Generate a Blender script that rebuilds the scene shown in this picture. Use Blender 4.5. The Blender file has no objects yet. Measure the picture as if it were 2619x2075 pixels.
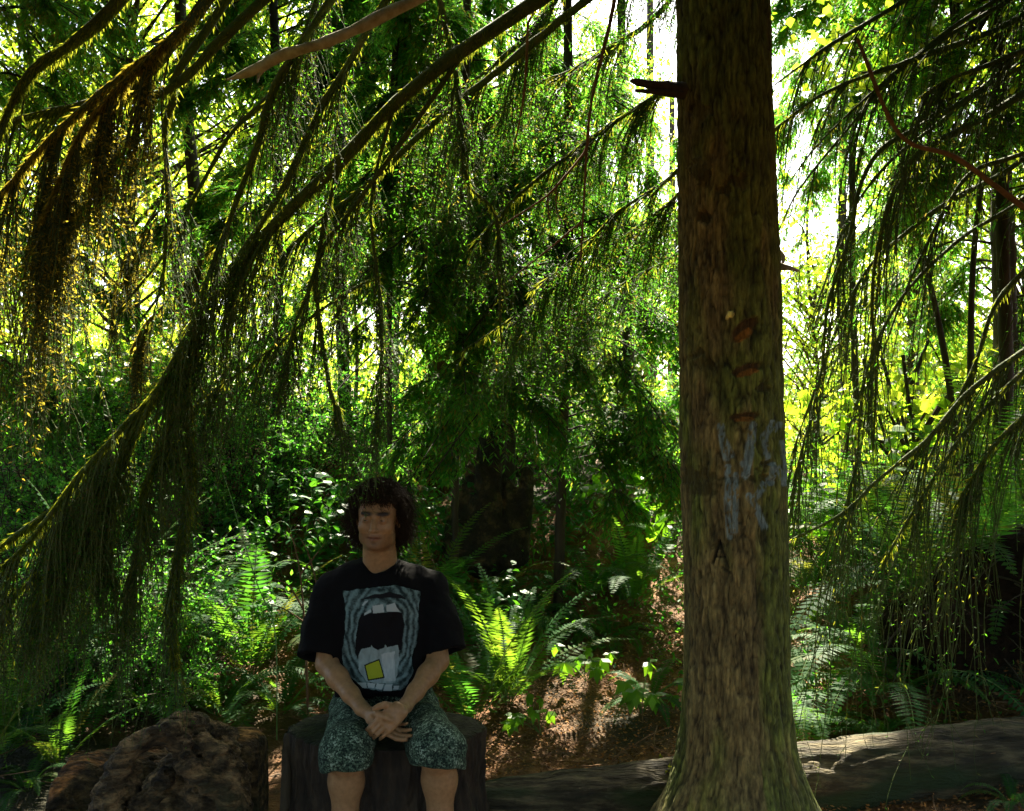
import bpy, math
import numpy as np
from mathutils import Vector

scene = bpy.context.scene
# ------------------------------------------------------------------ camera
F, CX, CY, CAMZ = 2570.0, 1309.5, 1093.0, 1.6          # photograph pixels (2619 x 2075)
cam = bpy.data.cameras.new("camera")
cam_o = bpy.data.objects.new("camera", cam)
scene.collection.objects.link(cam_o)
cam_o.location = (0, 0, CAMZ)
cam_o.rotation_euler = (math.radians(90), 0, 0)
cam.sensor_width = 36.0
cam.lens = 36.0 * F / 2619.0
cam.shift_y = (CY - 2075 / 2) / 2619.0
cam.clip_start = 0.05
cam.clip_end = 2000
scene.camera = cam_o
# ------------------------------------------------------------------ light
SUN_AZ, SUN_EL = math.radians(9), math.radians(47)      # azimuth clockwise from +Y
SUN = np.array([math.sin(SUN_AZ) * math.cos(SUN_EL), math.cos(SUN_AZ) * math.cos(SUN_EL), math.sin(SUN_EL)])
world = bpy.data.worlds.new("World")
scene.world = world
world.use_nodes = True
wn = world.node_tree.nodes; wl = world.node_tree.links
wn.clear()
sky = wn.new("ShaderNodeTexSky"); sky.sky_type = 'NISHITA'; sky.sun_disc = False
sky.sun_elevation = SUN_EL; sky.sun_rotation = SUN_AZ
sky.air_density = 1.0; sky.dust_density = 3.0
bg = wn.new("ShaderNodeBackground"); bg.inputs[1].default_value = 0.10
wo = wn.new("ShaderNodeOutputWorld")
wl.new(sky.outputs[0], bg.inputs[0]); wl.new(bg.outputs[0], wo.inputs[0])
sl = bpy.data.lights.new("sun", 'SUN'); sl.energy = 5.0; sl.angle = math.radians(0.6)
sl.color = (1.0, 0.90, 0.70)
so = bpy.data.objects.new("sun", sl); scene.collection.objects.link(so)
so.rotation_euler = Vector(SUN).to_track_quat('Z', 'Y').to_euler()
scene.view_settings.view_transform = 'Standard'
scene.view_settings.look = 'None'
scene.view_settings.gamma = 1.0
scene.view_settings.exposure = 2.75
scene.render.engine = 'CYCLES'
scene.cycles.max_bounces = 7
scene.cycles.diffuse_bounces = 4
scene.cycles.glossy_bounces = 2
scene.cycles.transmission_bounces = 4
scene.cycles.caustics_reflective = False
scene.cycles.caustics_refractive = False

# ------------------------------------------------------------------ helpers
def P(sx, sy, Y):
    return np.array([(sx - CX) / F * Y, Y, CAMZ - (sy - CY) / F * Y])

def unit(v):
    v = np.asarray(v, dtype=float)
    return v / np.maximum(np.linalg.norm(v, axis=-1, keepdims=True), 1e-9)

def _hash(ix, iy, iz, seed):
    h = (ix.astype(np.int64) * 374761393 + iy.astype(np.int64) * 668265263 + iz.astype(np.int64) * 2147483647 + seed * 974711) & 0xffffffff
    h = ((h ^ (h >> 13)) * 1274126177) & 0xffffffff
    h = ((h ^ (h >> 16)) * 2246822519) & 0xffffffff
    return ((h ^ (h >> 15)) & 0xffff) / 65535.0

def vnoise(p, seed=0):
    p = np.asarray(p, dtype=float)
    i = np.floor(p).astype(np.int64); f = p - i
    f = f * f * (3 - 2 * f)
    r = 0
    for dx in (0, 1):
        wx = f[..., 0] if dx else 1 - f[..., 0]
        for dy in (0, 1):
            wy = f[..., 1] if dy else 1 - f[..., 1]
            for dz in (0, 1):
                wz = f[..., 2] if dz else 1 - f[..., 2]
                r = r + wx * wy * wz * _hash(i[..., 0] + dx, i[..., 1] + dy, i[..., 2] + dz, seed)
    return r * 2 - 1

def fbm(p, oct=4, seed=0, gain=0.5):
    p = np.asarray(p, dtype=float); a = 1.0; r = 0; t = 0
    for o in range(oct):
        r = r + a * vnoise(p, seed + o * 17); t += a
        p = p * 2.03 + 5.1; a *= gain
    return r / t

def catmull(pts, n):
    pts = np.asarray(pts, dtype=float)
    p = np.vstack([2 * pts[0] - pts[1], pts, 2 * pts[-1] - pts[-2]])
    m = len(pts) - 1
    u = np.linspace(0, m, n); i = np.minimum(u.astype(int), m - 1); t = (u - i)[:, None]
    a, b, c, d = p[i], p[i + 1], p[i + 2], p[i + 3]
    return 0.5 * ((2 * b) + (-a + c) * t + (2 * a - 5 * b + 4 * c - d) * t * t + (-a + 3 * b - 3 * c + d) * t ** 3)

class Geo:
    """collects quads; build() links them as ONE mesh object"""
    def __init__(s):
        s.v = []; s.q = []; s.r = []; s.c = []; s.n = 0
    def add(s, v, q, rnd=None, col=None):
        v = np.asarray(v, dtype=np.float32).reshape(-1, 3); q = np.asarray(q, dtype=np.int64).reshape(-1, 4)
        if len(v) == 0: return s
        s.v.append(v); s.q.append(q + s.n); s.n += len(v)
        s.r.append(np.zeros(len(v), np.float32) if rnd is None else np.asarray(rnd, np.float32))
        s.c.append(np.ones((len(v), 4), np.float32) if col is None else np.asarray(col, np.float32))
        return s
    def tubes(s, paths, radii, sides=5, rng=None, lump=0, cap=False):
        paths = np.asarray(paths, dtype=float)
        if paths.ndim == 2: paths = paths[None]
        N, K, _ = paths.shape
        radii = np.broadcast_to(np.asarray(radii, dtype=float), (N, K))
        t = np.gradient(paths, axis=1); t = unit(t)
        m = unit(t.mean(axis=1)); ref = np.where(np.abs(m[:, 2:3]) > 0.75, np.array([[1.0, 0.1, 0]]), np.array([[0.1, 0.05, 1.0]]))
        ref = ref[:, None, :]
        a = unit(np.cross(t, np.broadcast_to(ref, t.shape))); b = np.cross(t, a)
        th = np.arange(sides) / sides * 2 * math.pi
        ring = a[:, :, None, :] * np.cos(th)[None, None, :, None] + b[:, :, None, :] * np.sin(th)[None, None, :, None]
        rr = radii[:, :, None, None]
        v = paths[:, :, None, :] + ring * rr
        if lump:
            nz = fbm(v * (1.0 / lump[1]), 3, lump[2])
            v = v + ring * rr * (nz * lump[0])[..., None]
        k = np.arange(K - 1)[:, None]; sd = np.arange(sides)[None, :]
        q = np.stack([k * sides + sd, k * sides + (sd + 1) % sides, (k + 1) * sides + (sd + 1) % sides, (k + 1) * sides + sd], -1).reshape(-1, 4)
        if cap and sides % 2 == 0:
            caps = []
            for base in (0, (K - 1) * sides):
                for j in range(1, sides // 2):
                    caps.append([base + j - 1 if j == 1 else base + j - 1, base + j, base + sides - 1 - j, base + (sides - j) % sides])
                    # strips across the ring
                caps.append([base + sides // 2 - 1, base + sides // 2, base + sides // 2, base + sides // 2 - 1]) if False else None
            q = np.vstack([q, np.array([c for c in caps if c is not None])])
        off = (np.arange(N) * K * sides)[:, None, None]
        rn = np.repeat((rng.random(N) if rng is not None else np.zeros(N)), K * sides)
        s.add(v.reshape(-1, 3), (q[None] + off).reshape(-1, 4), rn)
        return s
    def leaves(s, pos, dirv, nrm, length, width, rng, fold=0.0, bend=0.0, waist=0.4):
        """diamond leaves (one folded quad each, or two if bend)"""
        pos = np.asarray(pos, dtype=float); N = len(pos)
        if N == 0: return s
        d = unit(dirv); side = unit(np.cross(d, nrm)); n = np.cross(side, d)
        L = np.broadcast_to(length, (N,))[:, None]; W = np.broadcast_to(width, (N,))[:, None] * 0.5
        rn = rng.random(N).astype(np.float32)
        if not bend:
            v = np.stack([pos, pos + d * L * waist + side * W + n * W * fold, pos + d * L, pos + d * L * waist - side * W + n * W * fold], 1)
            q = (np.arange(N) * 4)[:, None] + np.arange(4)
            s.add(v.reshape(-1, 3), q, np.repeat(rn, 4))
        else:
            v = np.stack([pos, pos + d * L * .3 + side * W + n * W * fold, pos + d * L * .3 - side * W + n * W * fold,
                          pos + d * L * .7 + side * W * .8 - n * L * bend * .4 + n * W * fold, pos + d * L * .7 - side * W * .8 - n * L * bend * .4 + n * W * fold,
                          pos + d * L - n * L * bend], 1)
            b = (np.arange(N) * 6)[:, None]
            q = np.concatenate([b + np.array([1, 3, 4, 2])], 0)
            # end pieces as quads with the midrib point
            v2 = np.stack([pos, v[:, 1], pos + d * L * .3, v[:, 2]], 1)
            v3 = np.stack([v[:, 3], v[:, 5], v[:, 4], (v[:, 3] + v[:, 4]) / 2], 1)
            s.add(v.reshape(-1, 3), q, np.repeat(rn, 6))
            s.add(v2.reshape(-1, 3), (np.arange(N) * 4)[:, None] + np.arange(4), np.repeat(rn, 4))
            s.add(v3.reshape(-1, 3), (np.arange(N) * 4)[:, None] + np.arange(4), np.repeat(rn, 4))
        return s
    def mesh(s, name, smooth=True, color=False):
        v = np.concatenate(s.v) if s.v else np.zeros((0, 3), np.float32)
        q = np.concatenate(s.q) if s.q else np.zeros((0, 4), np.int64)
        me = bpy.data.meshes.new(name)
        me.vertices.add(len(v)); me.vertices.foreach_set("co", v.ravel())
        me.loops.add(len(q) * 4); me.loops.foreach_set("vertex_index", q.ravel().astype(np.int32))
        me.polygons.add(len(q)); me.polygons.foreach_set("loop_start", (np.arange(len(q)) * 4).astype(np.int32))
        me.polygons.foreach_set("loop_total", np.full(len(q), 4, np.int32))
        me.polygons.foreach_set("use_smooth", np.full(len(q), smooth, bool))
        me.update(calc_edges=True)
        at = me.attributes.new("rnd", 'FLOAT', 'POINT'); at.data.foreach_set("value", np.concatenate(s.r) if s.r else np.zeros(0, np.float32))
        if color:
            ac = me.attributes.new("tint", 'FLOAT_COLOR', 'POINT'); ac.data.foreach_set("color", np.concatenate(s.c).ravel())
        return me
    def build(s, name, mat, parent=None, smooth=True, color=False):
        me = s.mesh(name, smooth, color)
        me.materials.append(mat)
        return link(name, me, parent)

def link(name, data, parent=None):
    o = bpy.data.objects.new(name, data); scene.collection.objects.link(o)
    if parent is not None:
        o.parent = parent
        o.matrix_parent_inverse = parent.matrix_world.inverted() if False else o.matrix_parent_inverse
    return o

def tag(o, label=None, cat=None, group=None, kind=None):
    if label: o["label"] = label
    if cat: o["category"] = cat
    if group: o["group"] = group
    if kind: o["kind"] = kind
    return o

def empty(name, loc=(0, 0, 0), rz=0.0):
    o = bpy.data.objects.new(name, None); scene.collection.objects.link(o)
    o.location = tuple(float(a) for a in loc); o.rotation_euler = (0, 0, rz)
    o.empty_display_size = 0.1
    return o

def shift(g, loc):
    """bring world-space geometry into the frame of an empty standing at loc"""
    l = np.asarray(loc, np.float32)
    g.v = [a - l for a in g.v]
    return g

def mesh_obj(name, v, q, mat, parent=None, org=(0, 0, 0), col=None, rnd=None):
    g = Geo().add(v, q, col=col, rnd=rnd); shift(g, org)
    return g.build(name, mat, parent, True, col is not None)

def grow(start, dirs, length, K, rng, grav=0.6, wig=0.25):
    """drooping shoots -> (N,K,3)"""
    start = np.asarray(start, float); N = len(start); L = np.broadcast_to(length, (N,))
    d = unit(dirs); p = np.zeros((N, K, 3)); p[:, 0] = start; st = (L / (K - 1))[:, None]
    wv = rng.normal(size=(N, 3)) * wig
    for k in range(1, K):
        wv = wv * 0.6 + rng.normal(size=(N, 3)) * wig * 0.5
        d = unit(d + np.array([0, 0, -grav]) / (K - 1) * 2.0 + wv / (K - 1) * 3)
        p[:, k] = p[:, k - 1] + d * st
    return p

def along(paths, t):
    """points and tangents at fractional positions; t (N,m)"""
    N, K, _ = paths.shape
    u = t * (K - 1.001); i = u.astype(int); f = (u - i)[..., None]
    n = np.arange(N)[:, None]
    a = paths[n, i]; b = paths[n, i + 1]
    return a * (1 - f) + b * f, unit(b - a)

# ------------------------------------------------------------------ materials
def new_mat(name):
    m = bpy.data.materials.new(name); m.use_nodes = True
    nt = m.node_tree; nt.nodes.clear()
    return m, nt, nt.nodes, nt.links

def ramp(nodes, stops):
    r = nodes.new("ShaderNodeValToRGB"); e = r.color_ramp.elements
    while len(e) < len(stops): e.new(0.5)
    for i, (p, c) in enumerate(stops):
        e[i].position = p; e[i].color = (c[0], c[1], c[2], 1)
    return r

def leaf_mat(name, c1, c2, t1, t2, trans=0.45, rough=0.45, spec=0.4, c3=None, t3=None):
    m, nt, n, l = new_mat(name)
    a = n.new("ShaderNodeAttribute"); a.attribute_name = "rnd"
    s1 = [(0.0, c1), (0.75, c2)]; s2 = [(0.0, t1), (0.75, t2)]
    if c3: s1.append((0.98, c3)); s2.append((0.98, t3 or t2))
    r1 = ramp(n, s1); r2 = ramp(n, s2)
    l.new(a.outputs["Fac"], r1.inputs[0]); l.new(a.outputs["Fac"], r2.inputs[0])
    p = n.new("ShaderNodeBsdfPrincipled"); p.inputs["Roughness"].default_value = rough
    p.inputs["Specular IOR Level"].default_value = spec
    t = n.new("ShaderNodeBsdfTranslucent")
    mx = n.new("ShaderNodeMixShader"); mx.inputs[0].default_value = trans
    o = n.new("ShaderNodeOutputMaterial")
    l.new(r1.outputs[0], p.inputs["Base Color"]); l.new(r2.outputs[0], t.inputs["Color"])
    l.new(p.outputs[0], mx.inputs[1]); l.new(t.outputs[0], mx.inputs[2]); l.new(mx.outputs[0], o.inputs[0])
    return m

def noise_mat(name, stops, scale=(1, 1, 1), nscale=8, detail=8, rough=0.85, bump=0.4, bscale=None, tint=False, spec=0.3, bdist=0.01, second=None):
    m, nt, n, l = new_mat(name)
    tc = n.new("ShaderNodeTexCoord"); mp = n.new("ShaderNodeMapping"); mp.inputs["Scale"].default_value = scale
    l.new(tc.outputs["Object"], mp.inputs[0])
    nz = n.new("ShaderNodeTexNoise"); nz.inputs["Scale"].default_value = nscale; nz.inputs["Detail"].default_value = detail
    nz.inputs["Roughness"].default_value = 0.65
    l.new(mp.outputs[0], nz.inputs["Vector"])
    r = ramp(n, stops); l.new(nz.outputs["Fac"], r.inputs[0])
    col = r.outputs[0]
    if second:
        n2 = n.new("ShaderNodeTexNoise"); n2.inputs["Scale"].default_value = second[0]; n2.inputs["Detail"].default_value = 5
        l.new(mp.outputs[0], n2.inputs["Vector"])
        r2 = ramp(n, [(second[1], (0, 0, 0)), (second[2], (1, 1, 1))]); l.new(n2.outputs["Fac"], r2.inputs[0])
        mx = n.new("ShaderNodeMix"); mx.data_type = 'RGBA'
        l.new(r2.outputs[0], mx.inputs[0]); l.new(col, mx.inputs[6]); mx.inputs[7].default_value = (*second[3], 1)
        col = mx.outputs[2]
    if tint:
        a = n.new("ShaderNodeAttribute"); a.attribute_name = "tint"
        mx = n.new("ShaderNodeMix"); mx.data_type = 'RGBA'; mx.blend_type = 'MULTIPLY'; mx.inputs[0].default_value = 1
        l.new(col, mx.inputs[6]); l.new(a.outputs["Color"], mx.inputs[7]); col = mx.outputs[2]
    p = n.new("ShaderNodeBsdfPrincipled"); p.inputs["Roughness"].default_value = rough; p.inputs["Specular IOR Level"].default_value = spec
    l.new(col, p.inputs["Base Color"])
    if bump:
        nb = n.new("ShaderNodeTexNoise"); nb.inputs["Scale"].default_value = bscale or nscale * 2; nb.inputs["Detail"].default_value = 6
        l.new(mp.outputs[0], nb.inputs["Vector"])
        bp = n.new("ShaderNodeBump"); bp.inputs["Strength"].default_value = bump; bp.inputs["Distance"].default_value = bdist
        l.new(nb.outputs["Fac"], bp.inputs["Height"]); l.new(bp.outputs[0], p.inputs["Normal"])
    o = n.new("ShaderNodeOutputMaterial"); l.new(p.outputs[0], o.inputs[0])
    return m

M = {}
M['needle'] = leaf_mat("hemlock needles", (0.012, 0.050, 0.009), (0.03, 0.11, 0.014), (0.06, 0.26, 0.014), (0.16, 0.46, 0.02), 0.5, rough=.6, spec=.15, c3=(0.10, 0.07, 0.02), t3=(0.35, 0.26, 0.04))
M['needle_mid'] = leaf_mat("hemlock spray needles", (0.012, 0.060, 0.014), (0.030, 0.125, 0.022), (0.10, 0.42, 0.03), (0.28, 0.68, 0.05), 0.58, rough=.6, spec=.15, c3=(0.14, 0.09, 0.02), t3=(0.5, 0.34, 0.04))
M['moss'] = leaf_mat("hanging moss", (0.03, 0.055, 0.008), (0.07, 0.105, 0.012), (0.14, 0.22, 0.014), (0.42, 0.44, 0.03), 0.5, rough=0.9, spec=0.05)
M['maple'] = leaf_mat("broad leaves", (0.03, 0.08, 0.010), (0.07, 0.15, 0.014), (0.20, 0.46, 0.012), (0.56, 0.72, 0.035), 0.62, rough=0.4)
M['maple_far'] = leaf_mat("far leaves", (0.03, 0.09, 0.010), (0.08, 0.17, 0.018), (0.26, 0.54, 0.02), (0.62, 0.76, 0.05), 0.65, rough=0.5)
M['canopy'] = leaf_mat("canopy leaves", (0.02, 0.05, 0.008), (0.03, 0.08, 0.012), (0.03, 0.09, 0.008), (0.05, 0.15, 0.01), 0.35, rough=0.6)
M['fern'] = leaf_mat("fern pinnae", (0.014, 0.065, 0.022), (0.032, 0.11, 0.030), (0.05, 0.24, 0.02), (0.20, 0.38, 0.02), 0.5, rough=0.6, spec=0.12, c3=(0.08, 0.08, 0.02), t3=(0.26, 0.28, 0.03))
M['salal'] = leaf_mat("glossy shrub leaves", (0.018, 0.09, 0.03), (0.04, 0.14, 0.04), (0.05, 0.25, 0.012), (0.12, 0.36, 0.016), 0.4, rough=0.45, spec=0.25)
M['bush'] = leaf_mat("small bush leaves", (0.022, 0.10, 0.022), (0.05, 0.17, 0.03), (0.06, 0.40, 0.03), (0.24, 0.62, 0.04), 0.5, rough=0.5, spec=.2)
M['lime'] = leaf_mat("bright sapling leaves", (0.04, 0.13, 0.012), (0.07, 0.19, 0.018), (0.16, 0.48, 0.012), (0.30, 0.62, 0.022), 0.5, rough=0.4)
M['gold'] = leaf_mat("sunlit gold moss", (0.06, 0.055, 0.010), (0.16, 0.13, 0.02), (0.26, 0.24, 0.02), (0.62, 0.50, 0.05), 0.5, rough=.8, spec=.1)  # moss and needles recoloured gold: sunlight put into the colour
M['twig'] = noise_mat("twig bark", [(0.3, (0.018, 0.014, 0.008)), (0.7, (0.05, 0.038, 0.020))], nscale=30, bump=0)
M['dead_twig'] = noise_mat("dead twig", [(0.3, (0.10, 0.055, 0.025)), (0.7, (0.22, 0.13, 0.06))], nscale=30, bump=0)
M['pale_wood'] = noise_mat("pale dead wood", [(0.3, (0.22, 0.19, 0.12)), (0.7, (0.50, 0.46, 0.34))], nscale=25, bump=0.3)
M['mossy_bark'] = noise_mat("mossy limb bark", [(0.3, (0.025, 0.04, 0.008)), (0.5, (0.05, 0.085, 0.014)), (0.75, (0.08, 0.075, 0.03))], nscale=22, bump=0.8, bdist=0.02)
M['stem'] = noise_mat("green stem", [(0.3, (0.06, 0.14, 0.03)), (0.7, (0.12, 0.20, 0.05))], nscale=20, bump=0)
M['cane'] = noise_mat("pale green cane", [(0.3, (0.10, 0.22, 0.06)), (0.7, (0.20, 0.32, 0.10))], nscale=20, bump=0)
M['red_bark'] = noise_mat("red cedar bark", [(0.3, (0.04, 0.018, 0.008)), (0.7, (0.17, 0.07, 0.025))], scale=(1, 1, .15), nscale=30, bump=1.0, bdist=0.02)
M['far_bark'] = noise_mat("dark background bark", [(0.3, (0.02, 0.016, 0.010)), (0.7, (0.07, 0.055, 0.03))], scale=(1, 1, .2), nscale=20, bump=0.6)

# ------------------------------------------------------------------ signed distance modelling
class SDF:
    def __init__(s, lo, hi, h):
        lo, hi = np.minimum(lo, hi), np.maximum(lo, hi)
        s.lo = np.array(lo, float); s.h = h
        s.n = np.ceil((np.array(hi, float) - s.lo) / h).astype(int) + 1
        s.f = np.full(s.n, 1.0, np.float32)
    def _box(s, lo, hi):
        lo, hi = np.minimum(lo, hi), np.maximum(lo, hi)
        a = np.clip(np.floor((np.asarray(lo) - s.lo) / s.h).astype(int), 0, s.n)
        b = np.clip(np.ceil((np.asarray(hi) - s.lo) / s.h).astype(int) + 1, 0, s.n)
        if np.any(b <= a): return None
        sl = tuple(slice(x, y) for x, y in zip(a, b))
        ax = [s.lo[i] + s.h * np.arange(a[i], b[i]) for i in range(3)]
        g = np.stack(np.meshgrid(*ax, indexing='ij'), -1).astype(np.float32)
        return sl, g
    def _op(s, bx, d, k, op):
        sl, g = bx; a = s.f[sl]
        if op == 'sub':
            d = -d
            if k: h = np.maximum(k - np.abs(a - d), 0) / k; s.f[sl] = np.maximum(a, d) + h * h * k * .25
            else: s.f[sl] = np.maximum(a, d)
        else:
            if k: h = np.maximum(k - np.abs(a - d), 0) / k; s.f[sl] = np.minimum(a, d) - h * h * k * .25
            else: s.f[sl] = np.minimum(a, d)
    def cap(s, a, b, ra, rb=None, k=0.01, op='add', T=None):
        rb = ra if rb is None else rb
        a = np.array(a, float); b = np.array(b, float)
        if T is not None: a = T[0] @ a + T[1]; b = T[0] @ b + T[1]; sc = np.linalg.norm(T[0][:, 0]); ra, rb = ra * sc, rb * sc
        m = max(ra, rb) + k + 3 * s.h
        bx = s._box(np.minimum(a, b) - m, np.maximum(a, b) + m)
        if bx is None: return s
        p = bx[1] - a; ab = b - a
        t = np.clip((p @ ab) / max(ab @ ab, 1e-9), 0, 1)
        d = np.linalg.norm(p - t[..., None] * ab, axis=-1) - (ra + (rb - ra) * t)
        s._op(bx, d, k, op); return s
    def chain(s, pts, rs, k=0.01, op='add', T=None):
        for i in range(len(pts) - 1): s.cap(pts[i], pts[i + 1], rs[i], rs[i + 1], k, op, T)
        return s
    def ell(s, c, r, k=0.01, op='add', T=None, R=None):
        c = np.array(c, float); r = np.array(r, float)
        Rm = np.eye(3) if R is None else R
        if T is not None: c = T[0] @ c + T[1]; Rm = T[0] @ Rm / (T[0][:, 0] @ T[0][:, 0])
        m = r.max() * 1.1 + k + 3 * s.h
        bx = s._box(c - m, c + m)
        if bx is None: return s
        p = (bx[1] - c) @ Rm
        k0 = np.linalg.norm(p / r, axis=-1); k1 = np.linalg.norm(p / (r * r), axis=-1)
        d = k0 * (k0 - 1) / np.maximum(k1, 1e-6)
        s._op(bx, d, k, op); return s
    def cut(s, p0, nrm, lo, hi, k=0.0):
        bx = s._box(lo, hi)
        if bx is None: return s
        d = (bx[1] - np.array(p0)) @ unit(nrm)
        s._op(bx, -d, k, 'sub'); return s
    def noise(s, fn, band=0.06):
        m = np.abs(s.f) < band
        ijk = np.argwhere(m); p = s.lo + ijk * s.h
        s.f[m] += fn(p).astype(np.float32); return s
    def mesh(s, smooth=1):
        f = s.f; sg = f < 0
        c = np.zeros(np.array(f.shape) - 1, np.uint8)
        for dx in (0, 1):
            for dy in (0, 1):
                for dz in (0, 1):
                    c += sg[dx:f.shape[0] - 1 + dx, dy:f.shape[1] - 1 + dy, dz:f.shape[2] - 1 + dz]
        act = (c > 0) & (c < 8)
        cells = np.argwhere(act); idx = np.full(act.shape, -1, np.int64); idx[act] = np.arange(len(cells))
        acc = np.zeros((len(cells), 3)); cnt = np.zeros(len(cells))
        i, j, k = cells.T
        for ax in range(3):
            o = [a for a in range(3) if a != ax]
            for u in (0, 1):
                for w in (0, 1):
                    d0 = [0, 0, 0]; d0[o[0]] = u; d0[o[1]] = w; d1 = list(d0); d1[ax] = 1
                    f0 = f[i + d0[0], j + d0[1], k + d0[2]]; f1 = f[i + d1[0], j + d1[1], k + d1[2]]
                    m = (f0 < 0) != (f1 < 0)
                    t = f0[m] / (f0[m] - f1[m]); pt = np.tile(np.array(d0, float), (m.sum(), 1)); pt[:, ax] += t
                    acc[m] += pt; cnt[m] += 1
        v = s.lo + (cells + acc / cnt[:, None]) * s.h
        Q = []
        for ax in range(3):
            o = [(ax + 1) % 3, (ax + 2) % 3]
            A = [slice(1, -1)] * 3; A[ax] = slice(0, -1); B = list(A); B[ax] = slice(1, None)
            s0 = sg[tuple(A)]; s1 = sg[tuple(B)]
            for val in (True, False):
                e = np.argwhere((s0 != s1) & (s0 == val))
                if len(e) == 0: continue
                e = e + np.array([0 if a == ax else 1 for a in range(3)])
                def cell(du, dw):
                    q = e.copy(); q[:, o[0]] += du; q[:, o[1]] += dw
                    return idx[q[:, 0], q[:, 1], q[:, 2]]
                quad = [cell(-1, -1), cell(0, -1), cell(0, 0), cell(-1, 0)]
                if not val: quad = quad[::-1]
                Q.append(np.stack(quad, 1))
        q = np.concatenate(Q); q = q[(q >= 0).all(1)]
        for _ in range(smooth):
            a = np.zeros_like(v); n = np.zeros(len(v))
            for u in range(4):
                w = q[:, (u + 1) % 4]
                np.add.at(a, q[:, u], v[w]); np.add.at(n, q[:, u], 1)
                np.add.at(a, w, v[q[:, u]]); np.add.at(n, w, 1)
            v = v * 0.5 + 0.5 * a / np.maximum(n, 1)[:, None]
        return v, q

# ------------------------------------------------------------------ gaps in the canopy: shafts that the sun comes down
SHAFTS = [(P(1440, 1800, 5.3), .26), (P(1570, 1770, 5.5), .22), (P(1330, 1830, 5.1), .16), (P(1270, 1400, 5.6), .16), 
          (P(130, 430, 2.7), .33), (P(60, 640, 2.7), .28), (P(230, 330, 2.7), .2), (P(270, 330, 3.5), .25), (P(420, 800, 4.3), .26), (P(295, 760, 4.5), .16), (P(640, 1450, 5.4), .2), (P(420, 1250, 6.2), .3), (P(780, 1150, 7.0), .35), (P(900, 800, 7.5), .3), (P(1250, 760, 7.4), .5), (P(1500, 820, 7.2), .5), (P(1040, 700, 7.6), .45), (P(1600, 1000, 7.0), .35), (P(1450, 1000, 6.6), .30), (P(1600, 1100, 6.6), .22),
          (P(600, 1050, 6.0), .35), (P(1120, 560, 9.0), .4), (P(1350, 600, 5.0), .22), (P(1330, 880, 6.5), .2), (P(1720, 1900, 3.85), .05),
          (P(1300, 1650, 5.6), .16), (P(1500, 1600, 5.9), .14), (P(860, 1320, 5.4), .10), (P(2560, 1250, 9), .3), (P(1180, 1450, 5.4), .10)]
def keep(p, margin=0.0):
    p = np.asarray(p); m = np.ones(len(p), bool)
    for c, r in SHAFTS:
        d = p - c; t = d @ SUN
        dist = np.linalg.norm(d - t[:, None] * SUN, axis=1)
        m &= ~((t > 0.12) & (dist < r + margin))
    return m
# ------------------------------------------------------------------ terrain
def ground_z(x, y):
    x = np.asarray(x, float); y = np.asarray(y, float)
    t = np.clip((y - 4.55) / 5.5, 0, 1)
    up = 1.25 * t * t * (3 - 2 * t) * 1.15
    # the bank is highest left of the middle and falls away to the right
    side = 1 - 0.55 / (1 + np.exp(-(x - 1.6) * 1.6))
    rb = 0.75 * np.exp(-((x - 3.1) / 1.0) ** 2 - ((y - 6.2) / 1.3) ** 2)      # earth bank at the right
    lb = 0.35 * np.exp(-((x + 2.6) / 1.2) ** 2 - ((y - 5.6) / 1.0) ** 2)
    far = -0.028 * np.clip(y - 11, 0, 30)
    p = np.stack([x, y, np.zeros_like(x)], -1)
    n = 0.05 * fbm(p * 1.3, 4, 3) + 0.25 * fbm(p * 0.12, 2, 9) * np.clip((np.hypot(x, y) - 8) / 10, 0, 1)
    ln = 0.35 * np.clip((y - 5.6) / 3, 0, 1) * fbm(p * 0.6, 2, 21)
    return up * side + rb + lb + far + n + ln

def build_ground():
    t = np.linspace(-5.2, 5.2, 460); xs = np.sinh(t) * 2.6 - 0.0
    t2 = np.linspace(-4.6, 5.2, 440); ys = np.sinh(t2) * 2.4 + 5.0
    X, Y = np.meshgrid(xs, ys, indexing='ij')
    Z = ground_z(X, Y)
    pp = np.stack([X, Y, Z], -1)
    near = np.clip(1 - np.hypot(X - .3, Y - 5) / 4, 0, 1)
    Z = Z + near * (0.022 * fbm(pp * 9, 4, 30) + 0.012 * fbm(pp * 30, 2, 33))
    v = np.stack([X, Y, Z], -1).reshape(-1, 3)
    a, b = X.shape
    i = np.arange(a - 1)[:, None] * b; j = np.arange(b - 1)[None]
    q = np.stack([i + j, i + b + j, i + b + j + 1, i + j + 1], -1).reshape(-1, 4)
    g = Geo().add(v, q)
    m = noise_mat("forest floor soil", [(0.3, (0.035, 0.022, 0.010)), (0.5, (0.17, 0.078, 0.028)), (0.72, (0.36, 0.175, 0.065))], nscale=7, detail=14, bump=1.0, bscale=70, bdist=0.03,
                  second=(0.55, 0.50, 0.62, (0.03, 0.028, 0.012)))
    o = g.build("ground", m); tag(o, kind="structure")
build_ground()

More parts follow.
